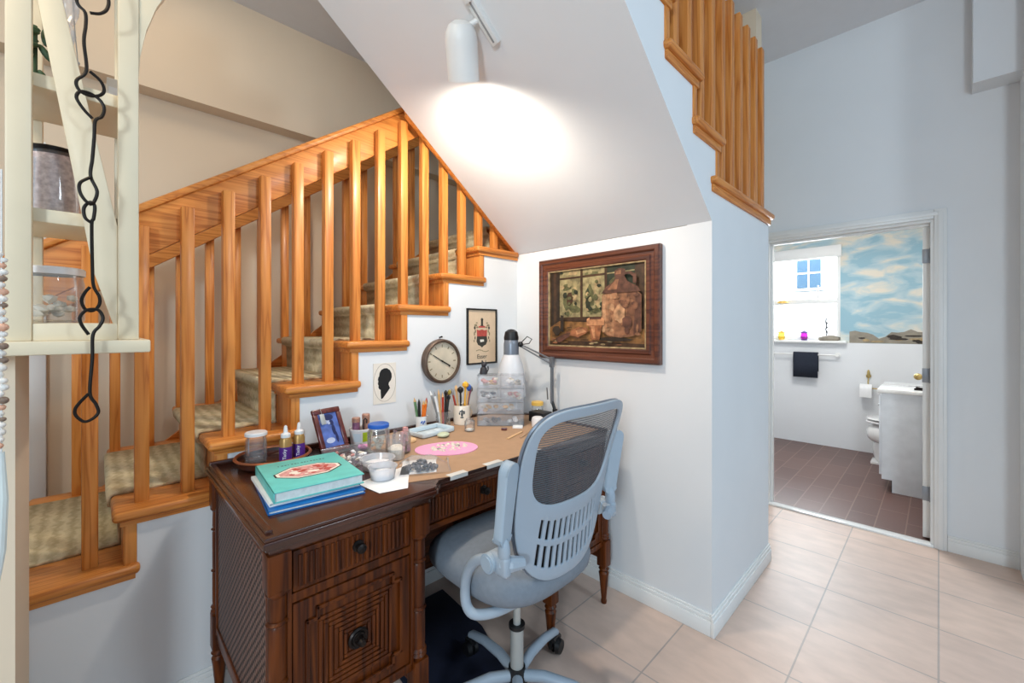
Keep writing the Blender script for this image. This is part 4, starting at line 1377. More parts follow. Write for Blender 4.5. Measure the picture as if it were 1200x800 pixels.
# wall clock
ck = thing('wall_clock', 'round brown rimmed clock with aged face on the wall below the stairs', 'clock', (XF, 1.325, 1.175))
M = Matrix.Rotation(R(90), 4, 'Y')
b = MB(); b.lathe([(0, 0), (.116, 0), (.120, .01), (.117, .034), (.110, .040), (.103, .038), (.102, .026), (.104, .012)], (XF, 1.325, 1.175), 56, 0, M)
obj('case', b, 'clock_rim', ck)
b = MB(); b.lathe([(0, .024), (.103, .024), (.103, .020)], (XF, 1.325, 1.175), 48, 0, M)
fc = obj('dial', b, 'clock_face', ck)
b = MB()
for i in range(60):
    a = R(i * 6)
    big = i % 5 == 0
    r0, r1, w = (.074, .090, .0028) if big else (.093, .096, .0008)
    M2 = Matrix.Translation((XF + .0243, 1.325, 1.175)) @ Matrix.Rotation(a, 4, 'X')
    b.box(-.0002, .0004, -w, w, r0, r1, mtx=M2)
obj('hour_marks', b, 'crest_scroll', fc)
b = MB()
for a, L_, w in ((118, .058, .0028), (-60, .070, .0020)):
    M2 = Matrix.Translation((XF + .0275, 1.325, 1.175)) @ Matrix.Rotation(-R(a), 4, 'X')
    b.box(-.0006, .0008, -w, w, -.012, L_, mtx=M2)
b.ball((XF + .028, 1.325, 1.175), .005)
b.ball((XF + .028, 1.325 + .045, 1.175 - .028), (.001, .006, .005))
obj('clock_hands', b, 'ink_black', ck)
b = MB(); b.cyl((XF - .003, 1.325, 1.302), (XF + .02, 1.325, 1.306), .0035); b.ball((XF + .02, 1.325, 1.306), .005)
solo('wall_nail', b, 'black_iron', 'dark nail above the round clock', 'nail', (XF, 1.325, 1.304))
# crest picture
cr = thing('crest_picture', 'thin black framed coat of arms on tan paper beside the clock', 'picture', (XF, 1.62, 1.305))
cy0, cy1, cz0, cz1 = 1.508, 1.738, 1.142, 1.468
b = MB()
for (ya, yb_, za, zb) in ((cy0, cy1, cz0, cz0 + .009), (cy0, cy1, cz1 - .009, cz1), (cy0, cy0 + .009, cz0, cz1), (cy1 - .009, cy1, cz0, cz1)):
    b.box(XF, XF + .014, ya, yb_, za, zb, .002)
obj('frame_border', b, 'ink_black', cr)
b = MB(); b.box(XF, XF + .006, cy0 + .006, cy1 - .006, cz0 + .006, cz1 - .006)
pr = obj('print', b, 'tan_card', cr)
b = MB()
yc, zc = 1.622, 1.30
def pl(pts, mi, e):
    b.prism([(XF + .006 + e, yc + y, zc + z) for y, z in pts], (.0003, 0, 0), mi=mi)
pl([(-.04, .045), (-.02, .04), (0, .046), (.02, .04), (.04, .045), (.038, .005), (-.038, .005)], 0, 0)
pl([(-.038, .005), (.038, .005), (.042, -.025), (.03, -.045), (.012, -.052), (0, -.062), (-.012, -.052), (-.03, -.045), (-.042, -.025)], 1, 0)
pl([(-.016, -.014), (.014, -.014), (.016, -.026), (-.012, -.03)], 2, .0004)
pl([(-.012, .07), (.012, .07), (.016, .056), (-.016, .056)], 1, 0); pl([(-.008, .07), (.008, .07), (.008, .10), (.011, .105), (0, .115), (-.011, .105), (-.008, .10)], 1, .0004)
pl([(-.024, .066), (.024, .066), (.028, .056), (-.028, .056)], 0, .0002)
for s in (-1, 1):
    for (y, z, w, h) in ((.048, .07, .012, .007), (.055, .055, .007, .010), (.05, .035, .006, .010), (.058, .02, .005, .012), (.053, -.004, .004, .010), (.036, .058, .008, .006), (.04, .084, .008, .004), (.06, -.022, .004, .008)):
        pl([(s * y + w * math.cos(a * .785), z + h * math.sin(a * .785)) for a in range(8)], 3 if (y * 1000) % 2 < 1 else 1, .0002)
for i in range(9):
    y = -.045 + i * .011
    pl([(y, -.078 + .006 * math.sin(i * .7)), (y + .009, -.078 + .006 * math.sin(i * .7 + .7)), (y + .009, -.083 + .006 * math.sin(i * .7 + .7)), (y, -.083 + .006 * math.sin(i * .7))], 3, .0002)
obj('coat_of_arms', b, ['crest_red', 'crest_dark', 'cream_card', 'crest_scroll'], pr)
text('Esser', .036, 'crest_dark', 'lettering', pr, frame((XF + .0066, yc, zc - .115), (0, 1, 0), (0, 0, 1)))

# painting
pt = thing('painting', 'brown framed still life painting of an earthenware jug on the white wall', 'painting', (-1.306, YP, 1.465))
px0, px1, pz0, pz1 = -1.69, -.926, 1.177, 1.755
YF = YP - .001
def frame_ring(b, x0, x1, z0, z1, w, ya, yb_, bev):
    """four mitred mouldings"""
    o = [(x0, z0), (x1, z0), (x1, z1), (x0, z1)]
    n = [(x0 + w, z0 + w), (x1 - w, z0 + w), (x1 - w, z1 - w), (x0 + w, z1 - w)]
    c = bev * 1.2
    o2 = [(x0 + c, z0 + c), (x1 - c, z0 + c), (x1 - c, z1 - c), (x0 + c, z1 - c)]
    n2 = [(x0 + w - c, z0 + w - c), (x1 - w + c, z0 + w - c), (x1 - w + c, z1 - w + c), (x0 + w - c, z1 - w + c)]
    t = bmesh.new()
    L_ = []
    for ring, y in ((o, yb_), (o, ya + c), (o2, ya), (n2, ya), (n, ya + c), (n, yb_)):
        L_.append([t.verts.new((x, y, z)) for x, z in ring])
    for A, Bq in zip(L_, L_[1:]):
        for k in range(4):
            t.faces.new((A[k], A[(k + 1) % 4], Bq[(k + 1) % 4], Bq[k]))
    b._merge(t, 0)
b = MB()
frame_ring(b, px0, px1, pz0, pz1, .03, YF - .036, YF, .006)
frame_ring(b, px0 + .022, px1 - .022, pz0 + .022, pz1 - .022, .03, YF - .026, YF, .006)
frame_ring(b, px0 + .042, px1 - .042, pz0 + .042, pz1 - .042, .034, YF - .033, YF, .008)
fb = obj('frame_border', b, 'frame_wood', pt)
b = MB(); frame_ring(b, px0 + .070, px1 - .070, pz0 + .070, pz1 - .070, .009, YF - .028, YF, .002)
obj('gilt_liner', b, 'paint_stone', fb)
cx0, cx1, cz0, cz1 = px0 + .076, px1 - .076, pz0 + .076, pz1 - .076
b = MB()
b.box(cx0, cx1, YF - .016, YF, cz0, cz1, mi=0)
lay = [0]
def U(pts, mi):
    lay[0] += 1
    b.poly([(cx0 + u * (cx1 - cx0), YF - .016 - .00012 * lay[0], cz0 + v * (cz1 - cz0)) for u, v in pts], mi)
PM = ['paint_brown', 'paint_dark', 'paint_gold', 'paint_pane', 'paint_green', 'paint_jug', 'paint_jug_dark', 'paint_jug_light', 'paint_pot', 'paint_pot_light', 'paint_moss', 'paint_stone', 'paint_jug_warm', 'paint_jug_shade']
U([(.12, .36), (.62, .36), (.62, 1), (.12, 1)], 3)
U([(.62, .40), (.90, .40), (.90, 1), (.62, 1)], 4)
def blob(cx, cy, rx, ry, mi, seed, n=12):
    rn = random.Random(seed)
    U([(cx + rx * math.cos(6.283 * i / n) * rn.uniform(.75, 1.15), cy + ry * math.sin(6.283 * i / n) * rn.uniform(.75, 1.15)) for i in range(n)], mi)
blob(.22, .58, .06, .12, 10, 1); blob(.24, .62, .04, .10, 0, 2); blob(.46, .62, .05, .18, 10, 3); blob(.44, .6, .03, .15, 4, 4); blob(.54, .68, .035, .2, 11, 5); blob(.30, .48, .06, .05, 10, 6); blob(.2, .78, .06, .05, 10, 7)
blob(.52, .46, .07, .04, 10, 8); blob(.75, .8, .08, .08, 10, 10); blob(.67, .62, .03, .12, 10, 11); blob(.3, .7, .03, .08, 11, 12); blob(.48, .93, .08, .03, 10, 13); blob(.28, .96, .06, .03, 11, 14)
U([(.36, .36), (.385, .36), (.385, 1), (.36, 1)], 0); U([(.615, .36), (.64, .36), (.64, 1), (.615, 1)], 0); U([(.1, .885), (.62, .895), (.62, .92), (.1, .91)], 0); U([(.64, .90), (.9, .91), (.9, .925), (.64, .915)], 3)
U([(.02, .1), (.12, .2), (.12, 1), (.02, 1)], 1); U([(.05, .12), (.08, .15), (.08, 1), (.05, 1)], 0)
U([(.12, .33), (.62, .33), (.62, .38), (.12, .38)], 0)
U([(0, 0), (1, 0), (1, .22), (.62, .30), (.12, .33), (0, .24)], 2); U([(0, 0), (1, 0), (1, .05), (.5, .07), (0, .06)], 0)
for q in range(60):
    rq = random.Random(q + 900)
    cu, cv = rq.uniform(.14, .62), rq.uniform(.40, .98)
    if min(abs(cu - .37), abs(cu - .63)) < .03 or abs(cv - .9) < .04:
        continue
    blob(cu, cv, rq.uniform(.012, .03), rq.uniform(.015, .045), rq.choice((3, 3, 11, 10, 10, 4)), q + 300, 8)
for q in range(46):
    rq = random.Random(q + 1900)
    blob(rq.uniform(.05, .95), rq.uniform(.03, .26), rq.uniform(.02, .06), rq.uniform(.006, .014), rq.choice((2, 8, 0, 11, 13)), q + 500, 8)
blob(.35, .17, .1, .04, 2, 21); blob(.72, .1, .16, .03, 1, 22)
# jug
U([(.60, .20), (.66, .14), (.78, .12), (.90, .14), (.97, .20), (.97, .62), (.93, .68), (.64, .68), (.60, .64)], 5)
U([(.605, .21), (.66, .155), (.66, .665), (.605, .64)], 7); U([(.64, .17), (.72, .135), (.72, .67), (.64, .67)], 12); U([(.84, .13), (.97, .20), (.97, .62), (.90, .67), (.84, .67)], 13); U([(.90, .15), (.965, .20), (.965, .62), (.92, .66)], 6)
for q in range(40):
    rq = random.Random(q)
    cu, cv = rq.uniform(.62, .95), rq.uniform(.16, .64)
    blob(cu, cv, rq.uniform(.012, .03), rq.uniform(.015, .05), rq.choice((7, 12, 5)) if cu < .76 else rq.choice((5, 13, 6)), q + 100, 9)
blob(.78, .4, .06, .12, 7, 31); blob(.85, .3, .05, .08, 6, 32)
U([(.60, .66), (.97, .66), (.94, .72), (.85, .79), (.82, .86), (.74, .86), (.72, .80), (.64, .73)], 6); U([(.66, .70), (.75, .70), (.77, .82), (.74, .82)], 5)
U([(.73, .86), (.83, .86), (.83, .93), (.80, .95), (.76, .95), (.73, .92)], 6); U([(.74, .88), (.79, .88), (.79, .93), (.75, .92)], 5)
U([(.83, .90), (.88, .90), (.93, .86), (.93, .76), (.90, .76), (.90, .84), (.87, .87), (.83, .87)], 6)
# pot
U([(.47, .28), (.50, .09), (.58, .09), (.61, .28)], 8); U([(.45, .27), (.63, .27), (.63, .35), (.60, .37), (.48, .37), (.45, .35)], 9); U([(.48, .345), (.60, .345), (.60, .37), (.48, .37)], 6); U([(.49, .26), (.52, .11), (.54, .11), (.53, .26)], 9)
# bulbs and tools
U([(.15, .2), (.19, .18), (.19, .40), (.155, .41)], 1); blob(.11, .2, .05, .07, 1, 41)
U([(.10, .06), (.14, .04), (.26, .12), (.27, .18), (.20, .16), (.10, .10)], 6); U([(.26, .14), (.36, .12), (.46, .18), (.46, .24), (.36, .25), (.28, .21)], 8); U([(.34, .15), (.45, .19), (.40, .23), (.33, .2)], 9)
obj('canvas', b, PM, pt, flat=True)

# ------------------------------------------------------------------ track lamp on the sloped soffit
tl = thing('track_lamp', 'white cylinder spotlight on a short track under the sloped stair soffit', 'lamp', (-1.23, 1.07, soff(1.07)))
n_ = Vector((0, -.775, -1)).normalized(); sl = Vector((0, -1, .775)).normalized()
b = MB()
Mt = frame((-1.20, .98, soff(.98)), (1, 0, 0), sl)   # z axis = ex x ey
b.box(-.018, .018, -.16, .16, -.022, .022, .004, mtx=Mt)
obj('track', b, 'trim_white', tl)
b = MB(); b.box(-.004, .004, -.15, .04, -.0235, .0235, .001, mtx=Mt); b.box(-.004, .004, .09, .12, -.0235, .0235, .001, mtx=Mt)
obj('track_slot', b, 'brush_grey', tl)
axis = Vector((-.40, .40, -.82)).normalized()
head = Vector((-1.275, .985, 2.47))
Mh = axis.to_track_quat('Z', 'Y').to_matrix().to_4x4()
b = MB()
b.lathe([(0, -.045), (.02, -.044), (.045, -.030), (.058, -.006), (.062, .02), (.062, .155), (.058, .155), (.058, .02), (.05, .0), (.03, -.02), (0, -.028)], head, 40, 0, Mh)
obj('lamp_shade', b, 'trim_white', tl)
b = MB(); b.ball(head + axis * .085, .028); b.cyl(head - axis * .02, head + axis * .06, .018)
obj('light_bulb', b, 'bulb', tl)
b = MB(); b.cyl(head - axis * .01, Vector((-1.20, 1.03, soff(1.03))), .010); b.box(-.014, .014, .02 - .02, .09 - .05, .02, .035, .003, mtx=Mt)
obj('swivel_arm', b, 'trim_white', tl)
sp = lamp_obj('track_lamp_light', 'SPOT', head + axis * .168, 46, (1.0, .89, .75), head + axis * 1.0, .05, angle=R(179), blend=.7)

# ------------------------------------------------------------------ office chair
ch = thing('office_chair', 'blue grey mesh back office chair pushed up to the desk', 'chair', (-1.06, 1.07, 0), R(0))
def skin3(d, amp):  # helper for the curved back
    return d
ZC = .033
def back_pt(a, z, off=0):
    """a across, z height; the rear face of the back shell in chair coordinates"""
    f = (z - .54) / .55
    x = .225 + .115 * f - .021 * math.sin(f * math.pi)
    x -= .9 * a * a * (1.0 - .25 * f)
    return Vector((x + off, a, z + ZC))
NS = 200
def out_curve(t):
    # outer outline of the back, superellipse style with a wider top
    c, s = math.cos(t), math.sin(t)
    e = 2 / 4.6 if s > 0 else 2 / 2.9
    p_ = 2 / e
    rr_ = (abs(c) ** p_ + abs(s) ** p_) ** (-1 / p_)
    u, v = c * rr_, s * rr_
    z = .815 + .275 * v
    hw = .205 + .045 * (v + 1) / 2
    return u * hw, z
def in_curve(t):
    c, s = math.cos(t), math.sin(t)
    e = 2 / 4.6 if s > 0 else 2 / 3.6
    p_ = 2 / e
    rr_ = (abs(c) ** p_ + abs(s) ** p_) ** (-1 / p_)
    u, v = c * rr_, s * rr_
    z = .922 + (.138 if s > 0 else .136) * v
    hw = .180 + .030 * (v + 1) / 2
    return u * hw, z
fr_ = [0, .08, .16, .27, .36, .45, .53, .61, .70, .79, .88, 1.0]
t = bmesh.new()
rings = []
for f in fr_:
    row = []
    for i in range(NS):
        th = 2 * math.pi * i / NS
        o_, n2 = out_curve(th), in_curve(th)
        row.append(t.verts.new(back_pt(o_[0] * (1 - f) + n2[0] * f, o_[1] * (1 - f) + n2[1] * f)))
    rings.append(row)
for r_ in range(len(fr_) - 1):
    for i in range(NS):
        deg = (i + .5) * 360 / NS
        slot = False
        if 229 < deg < 311:
            if r_ in (2, 3, 4) or r_ in (6, 7, 8):
                q = int((deg - 229) / (360 / NS))
                slot = q % 4 in (1, 2) if True else False
        if slot:
            continue
        j = (i + 1) % NS
        t.faces.new((rings[r_][i], rings[r_][j], rings[r_ + 1][j], rings[r_ + 1][i]))
b = MB(); b._merge(t, 0)
bf = obj('back_frame', b, 'chair_plastic', ch, True)
md = bf.modifiers.new('solid', 'SOLIDIFY'); md.thickness = .009; md.offset = 0
bv = bf.modifiers.new('bevel', 'BEVEL'); bv.width = .003; bv.segments = 2; bv.limit_method = 'ANGLE'
t = bmesh.new()
cols = []
for f in (1.03, .8, .6, .4, .2, .0):
    if f == 0:
        cols.append([t.verts.new(back_pt(0, .922, -.004))])
    else:
        cols.append([t.verts.new(back_pt(in_curve(2 * math.pi * i / NS)[0] * f, .922 + (in_curve(2 * math.pi * i / NS)[1] - .922) * f, -.004)) for i in range(NS)])
for A, Bq in zip(cols, cols[1:]):
    for i in range(NS):
        j = (i + 1) % NS
        if len(Bq) == 1:
            t.faces.new((A[i], A[j], Bq[0]))
        else:
            t.faces.new((A[i], A[j], Bq[j], Bq[i]))
b = MB(); b._merge(t, 0)
obj('back_mesh', b, 'chair_mesh', ch, True)
t = bmesh.new()
pad = [t.verts.new(back_pt(out_curve(2 * math.pi * i / NS)[0] * .9, .815 + (out_curve(2 * math.pi * i / NS)[1] - .815) * .93, -.020)) for i in range(NS // 2 + 9, NS - 8)]
n3 = len(pad)
prev = None
for f in range(0, n3 // 2):
    a_, b_ = pad[f], pad[n3 - 1 - f]
    co = [back_pt((a_.co.y * (1 - u) + b_.co.y * u), (a_.co.z - ZC) * (1 - u) + (b_.co.z - ZC) * u, -.020) for u in (.2, .4, .6, .8)]
    row = [a_] + [t.verts.new(c) for c in co] + [b_]
    if prev:
        for q in range(5):
            t.faces.new((prev[q], prev[q + 1], row[q + 1], row[q]))
    prev = row
b = MB(); b._merge(t, 0)
obj('lumbar_pad', b, 'black_plastic', ch, True)
# dark front edging of the back
b = MB(); b.tube([back_pt(out_curve(2 * math.pi * i / 96)[0] * .992, .815 + (out_curve(2 * math.pi * i / 96)[1] - .815) * .992, -.012) for i in range(96)], .006, True, 6)
obj('edge_piping', b, 'lamp_grey', ch, True)

# seat cushion: rounded slab
def slab(prof_r, zc, hz, hx, hy, ex, x0, droop=.0, n=64, m=12, tilt=0, sq=.5, sv=.8):
    t = bmesh.new()
    rows = []
    for k in range(m + 1):
        ph = -math.pi / 2 + math.pi * k / m
        cr_ = math.cos(ph) ** sq if k not in (0, m) else 0
        zz = zc + hz * math.copysign(abs(math.sin(ph)) ** sv, math.sin(ph))
        if k in (0, m):
            rows.append([t.verts.new((x0, 0, zz))])
            continue
        row = []
        for i in range(n):
            a = 2 * math.pi * i / n
            c, s = math.cos(a), math.sin(a)
            x = math.copysign(abs(c) ** ex, c) * hx * cr_
            y = math.copysign(abs(s) ** ex, s) * hy * cr_
            row.append(t.verts.new((x0 + x, y, zz + tilt * x - droop * max(0, -x - hx * .6))))
        rows.append(row)
    for A, Bq in zip(rows, rows[1:]):
        for i in range(n):
            j = (i + 1) % n
            if len(A) == 1: t.faces.new((A[0], Bq[i], Bq[j]))
            elif len(Bq) == 1: t.faces.new((A[i], A[j], Bq[0]))
            else: t.faces.new((A[i], A[j], Bq[j], Bq[i]))
    return t
b = MB(); b._merge(slab(None, .552, .072, .262, .252, .62, -.04, .25), 0)
obj('seat', b, 'chair_fabric', ch, True)
b = MB(); b._merge(slab(None, .498, .030, .18, .17, .62, -.03), 0)
b.box(-.09, .09, -.07, .07, .435, .48, .01)
obj('seat_shell', b, 'chair_plastic', ch, True)
b = MB(); b.cyl((0, 0, .27), (0, 0, .45), .0135, n=20)
obj('gas_lift', b, 'column_metal', ch, True)
b = MB(); b.lathe([(0, .10), (.0235, .10), (.0235, .288), (0, .288)], (0, 0, 0), 24)
obj('column_cover', b, 'column_metal', ch, True)
b = MB(); b.lathe([(0, .085), (.038, .085), (.036, .12), (.030, .135), (.030, .145), (0, .145)], (0, 0, 0), 24); b.cyl((0, 0, .284), (0, 0, .297), .029, n=24)
obj('hub', b, 'black_plastic', ch, True)
for i in range(5):
    a = R(102 + 72 * i)
    d = Vector((math.cos(a), math.sin(a), 0))
    b = MB()
    b.tube([d * .02 + Vector((0, 0, .115)), d * .10 + Vector((0, 0, .128)), d * .20 + Vector((0, 0, .118)), d * .285 + Vector((0, 0, .095)), d * .305 + Vector((0, 0, .082))], [.019, .0185, .017, .0155, .012], n=12)
    lg = obj('leg', b, 'chair_plastic', ch, True)
    b = MB()
    p = d * .292
    s_ = Vector((-d.y, d.x, 0))
    for q in (-1, 1):
        c0 = p + s_ * q * .006 + Vector((0, 0, .029)) + d * .012
        b.cyl(c0, c0 + s_ * q * .018, .029, .026, n=20)
    b.cyl(p + Vector((0, 0, .03)), p + Vector((0, 0, .09)), .007, n=10)
    b.tube([p + Vector((0, 0, .064)) - d * .02, p + Vector((0, 0, .068)) + d * .012, p + Vector((0, 0, .05)) + d * .04], .010, n=8)
    obj('caster', b, 'black_plastic', lg, True)
# flip-up armrests
for s in (-1, 1):
    yy = s * .268
    b = MB()
    b.tube(smooth([(.13, yy * .35, .49), (.11, yy * .72, .484), (.075, yy * .94, .484), (.052, yy, .505), (.042, yy, .55), (.055, yy, .61), (.10, yy, .665), (.165, yy, .690)], 4), .0155, n=12)
    am = obj('arm_support', b, 'chair_plastic', ch, True)
    b = MB(); b.cyl((.172, yy - s * .022, .692), (.172, yy + s * .026, .692), .027, n=28); b.cyl((.172, yy + s * .02, .692), (.172, yy + s * .030, .692), .021, n=28)
    obj('pivot', b, 'chair_pad', am, True)
    b = MB()
    b.box(.165, .235, yy - .014, yy + .014, .665, .722, .010, seg=3)
    b.tube([(.20, yy, .695), (.225, yy - s * .02, .695), (.236, yy - s * .055, .69)], [.022, .022, .016], n=10)
    b.ball((.215, yy, .735), (.02, .016, .04))
    obj('arm_bracket', b, 'chair_plastic', am, True)
    b = MB()
    Mp = Matrix.Translation((.222, yy, .868)) @ Matrix.Rotation(R(8), 4, 'Y') @ Matrix.Rotation(R(s * -14), 4, 'Z')
    oc = []
    for q in range(40):
        an = 2 * math.pi * q / 40
        oc.append((-.015, .030 * math.cos(an), .030 * math.sin(an) + (.090 if math.sin(an) >= 0 else -.090)))
    b.prism(oc, (.030, 0, 0), .008, mtx=Mp)
    obj('arm_pad', b, 'chair_pad', am, True)

# dark mat below the desk
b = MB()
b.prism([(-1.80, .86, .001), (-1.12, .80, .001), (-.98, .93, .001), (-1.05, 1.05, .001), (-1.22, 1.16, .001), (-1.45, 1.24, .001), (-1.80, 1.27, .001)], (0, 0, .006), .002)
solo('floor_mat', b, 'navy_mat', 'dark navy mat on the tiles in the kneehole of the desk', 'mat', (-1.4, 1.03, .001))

# ------------------------------------------------------------------ display cabinet on the half wall
cb = thing('display_cabinet', 'cream open display cabinet with diagonal braces at the left edge', 'cabinet', (-1.6, -.035, 1.29))
CXF, CXB = -1.45, -1.75
b = MB(); b.box(CXB - .05, CXF + .03, -.32, .098, 1.29, 1.322, .004)
obj('base_board', b, 'cabinet_cream', cb)
b = MB()
for x0, x1 in ((CXF - .03, CXF), (CXB, CXB + .03)):
    for y0, y1 in ((-.146, -.106), (.037, .077)):
        b.box(x0, x1, y0, y1, 1.322, 2.40, .003)
obj('post', b, 'cabinet_cream', cb)
for (x0, x1, y0_, y1_, z0, z1) in ((CXF - .026, CXF - .004, -.106, .037, 1.322, 1.362), (CXB, CXB + .022, -.106, .037, 1.322, 1.362), (CXF - .026, CXF - .004, -.106, .037, 2.30, 2.40),
                                 (CXB + .03, CXF - .03, -.140, -.115, 1.322, 1.362), (CXB + .03, CXF - .03, .05, .072, 1.322, 1.362)):
    b = MB(); b.box(x0, x1, y0_, y1_, z0, z1, .002)
    obj('rail', b, 'cabinet_cream', cb)
b = MB(); b.box(CXB, CXF, -.146, .077, 2.40, 2.43, .003)
obj('top_board', b, 'cabinet_cream', cb)
for z in (1.364, 1.632, 1.947):
    b = MB(); b.box(CXB + .03, CXF - .026, -.144, .075, z - .032, z, .003)
    obj('shelf', b, 'cabinet_cream', cb)
for x in (CXF - .024,):
    b = MB(); b.prism([(x, -.118, 2.24), (x, -.079, 2.24), (x, .037, 1.607), (x, .037, 1.345), (x, .033, 1.345), (x, -.006, 1.49)], (.018, 0, 0), .002)
    obj('brace', b, 'cabinet_cream', cb)
b = MB()
for sx in (CXF - .028,):
    pts = [(sx, .075, 1.98), (sx, .080, 2.06), (sx, .092, 2.13), (sx, .112, 2.20), (sx, .14, 2.26), (sx, .15, 2.30), (sx, .075, 2.30)]
    b.prism(pts, (.024, 0, 0), .002)
obj('corbel', b, 'cabinet_cream', cb)

jar('glass_jar', 'tall jar of pink salt crystals with dark lid on the middle cabinet shelf', 'jar', (-1.575, -.075, 1.6325), .057, .158, 'dark_bronze', .008, 'pink_salt', .93, neck=.93)
jar('glass_jar', 'jar of white shells with pale lid on the bottom cabinet shelf', 'jar', (-1.575, -.078, 1.3645), .056, .125, 'lid_white', .014, 'shell', .55, lumps=16, neck=.95)
b = MB(); b.box(-.02, .02, -.012, .016, 0, .085, .003)
bxl = solo('small_box', b, 'cream_card', 'small cream box with printed label on the top cabinet shelf', 'box', (-1.60, .030, 1.9475), local=True)
b = MB(); b.box(.0201, .0206, -.008, .012, .02, .06); b.box(.0206, .0208, -.004, .008, .038, .041)
b2 = obj('paper_label', b, 'paper_white', bxl, True)
b = MB()
rn = random.Random(4)
for i in range(16):
    a = rn.random() * 6.28
    b.ball((.02 * math.cos(a), .02 * math.sin(a), .03 + rn.random() * .16), (.012, .008, .022), u=8, v=6, mtx=Matrix.Rotation(rn.random() * 2, 4, 'X'))
b.cyl((0, 0, 0), (0, 0, .18), .006)
solo('green_ornament', b, 'leaf_green', 'dark green leafy ornament behind the left cabinet post', 'ornament', (-1.63, -.115, 1.9475), local=True)
og = thing('hanging_ornament', 'clear glass ornament hanging from the cabinet top above the shelf', 'ornament', (-1.56, -.062, 2.38))
b = MB(); b.ball((-1.56, -.062, 2.17), (.03, .03, .055)); b.lathe([(.018, .0), (.024, .03), (.02, .05)], (-1.56, -.062, 2.07), 16)
obj('glass_bulb', b, 'hazy_plastic', og)
b = MB(); b.tube([(-1.56, -.062, 2.39), (-1.56, -.062, 2.22)], .001, n=5); b.tube([(-1.55, -.045, 2.20), (-1.55, -.04, 2.10), (-1.55, -.035, 2.03)], .0012, n=5)
b.ball((-1.55, -.037, 2.03), .006); b.ball((-1.55, -.035, 2.0), .005)
obj('string', b, 'tag_grey', og)

# iron hook chain
hk = thing('hook_chain', 'black wrought iron hook chain hanging in front of the cream cabinet', 'chain', (-1.40, -.012, 2.2))
XC = -1.40
links = [
    [(-.012, 2.25), (-.034, 2.12), (-.020, 2.09), (-.019, 2.06), (-.022, 2.02), (-.018, 1.955), (-.034, 1.925), (-.030, 1.905), (-.014, 1.898), (.004, 1.905), (.012, 1.92), (.006, 1.94), (-.012, 1.955)],
    [(.0, 2.24), (.018, 2.15), (.018, 2.118), (.006, 2.098), (-.012, 2.09)],
    [(-.008, 1.846), (-.022, 1.862), (-.034, 1.885), (-.028, 1.902), (-.012, 1.904), (.004, 1.895), (.012, 1.878), (.008, 1.856), (-.003, 1.842), (-.005, 1.80), (-.008, 1.75), (-.011, 1.71), (.0, 1.676), (-.006, 1.648), (-.014, 1.642)],
    [(-.011, 1.705), (-.028, 1.688), (-.028, 1.665), (-.016, 1.645), (-.004, 1.648)],
    [(-.010, 1.60), (-.020, 1.61), (-.022, 1.632), (-.012, 1.648), (-.004, 1.64), (-.006, 1.61), (-.009, 1.595), (-.008, 1.50), (-.006, 1.452), (.004, 1.425), (.003, 1.405), (-.008, 1.392), (-.020, 1.396), (-.026, 1.415), (-.020, 1.435), (-.012, 1.448)],
    [(-.014, 1.336), (-.026, 1.36), (-.028, 1.378), (-.016, 1.394), (.002, 1.394), (.010, 1.375), (.004, 1.356), (-.007, 1.335), (-.008, 1.28), (-.012, 1.20), (-.002, 1.172), (.002, 1.152), (-.008, 1.138), (-.022, 1.134), (-.035, 1.150), (-.036, 1.165), (-.028, 1.18), (-.014, 1.198)],
]
for i, L_ in enumerate(links):
    b = MB(); b.tube(smooth([(XC + (.003 if i % 2 else -.003), y, z) for y, z in L_], 6), .0034, n=8)
    obj('hook_link', b, 'black_iron', hk)

# bead string at the very left
bs_ = thing('bead_string', 'string of white and rose beads hanging at the far left edge', 'beads', (-1.28, -.132, 1.5))
b = MB()
rn = random.Random(8)
z = 1.50; i = 0
while z > 1.12:
    r = rn.uniform(.005, .009)
    b.ball((-1.28 + rn.uniform(-.003, .003), -.1325 + rn.uniform(-.003, .003), z - r), (r, r, r * .9), rn.choice((0, 0, 0, 1, 2)), 10, 8)
    z -= 2 * r * .92; i += 1
obj('bead_strand', b, ['bead_white', 'bead_rose', 'bead_brown'], bs_)
b = MB(); b.tube([(-1.28, -.1325, 1.66), (-1.28, -.1325, 1.10)], .0015, n=5)
obj('cord', b, 'page_edges', bs_)
b = MB()
b.tube([(-1.28, -.133, 1.11), (-1.28, -.131, 1.02), (-1.28, -.134, .92), (-1.28, -.138, .86)], [.005, .008, .008, .004], n=10)
obj('tassel', b, 'cloth_aqua', bs_)

# ------------------------------------------------------------------ bathroom things
# door leaf, open into the bathroom
dr = MB()
dr.box(-.072, -.037, YD + .10, YD + .88, .012, 2.005, .002)
dleaf = obj('door_1', dr, 'trim_white'); dleaf['kind'] = 'structure'
for z in (.293, 1.05, 1.815):
    b = MB(); b.box(-.075, -.036, YD + .097, YD + .1005, z - .045, z + .045, .001); b.cyl((-.036, YD + .094, z - .048), (-.036, YD + .094, z + .048), .006, n=10)
    b.box(-.0385, -.0355, YD + .075, YD + .10, z - .045, z + .045, .001)
    obj('hinge', b, 'grey_metal', dleaf)
b = MB()
for (z0, z1) in ((.2, .95), (1.1, 1.9)):
    b.box(-.0745, -.072, YD + .20, YD + .46, z0, z1, .002); b.box(-.0745, -.072, YD + .52, YD + .78, z0, z1, .002)
obj('door_panel', b, 'trim_white', dleaf)
b = MB(); b.ball((-.111, YD + .82, .98), .026); b.cyl((-.12, YD + .82, .98), (-.072, YD + .82, .98), .01)
obj('door_handle', b, 'brass', dleaf)

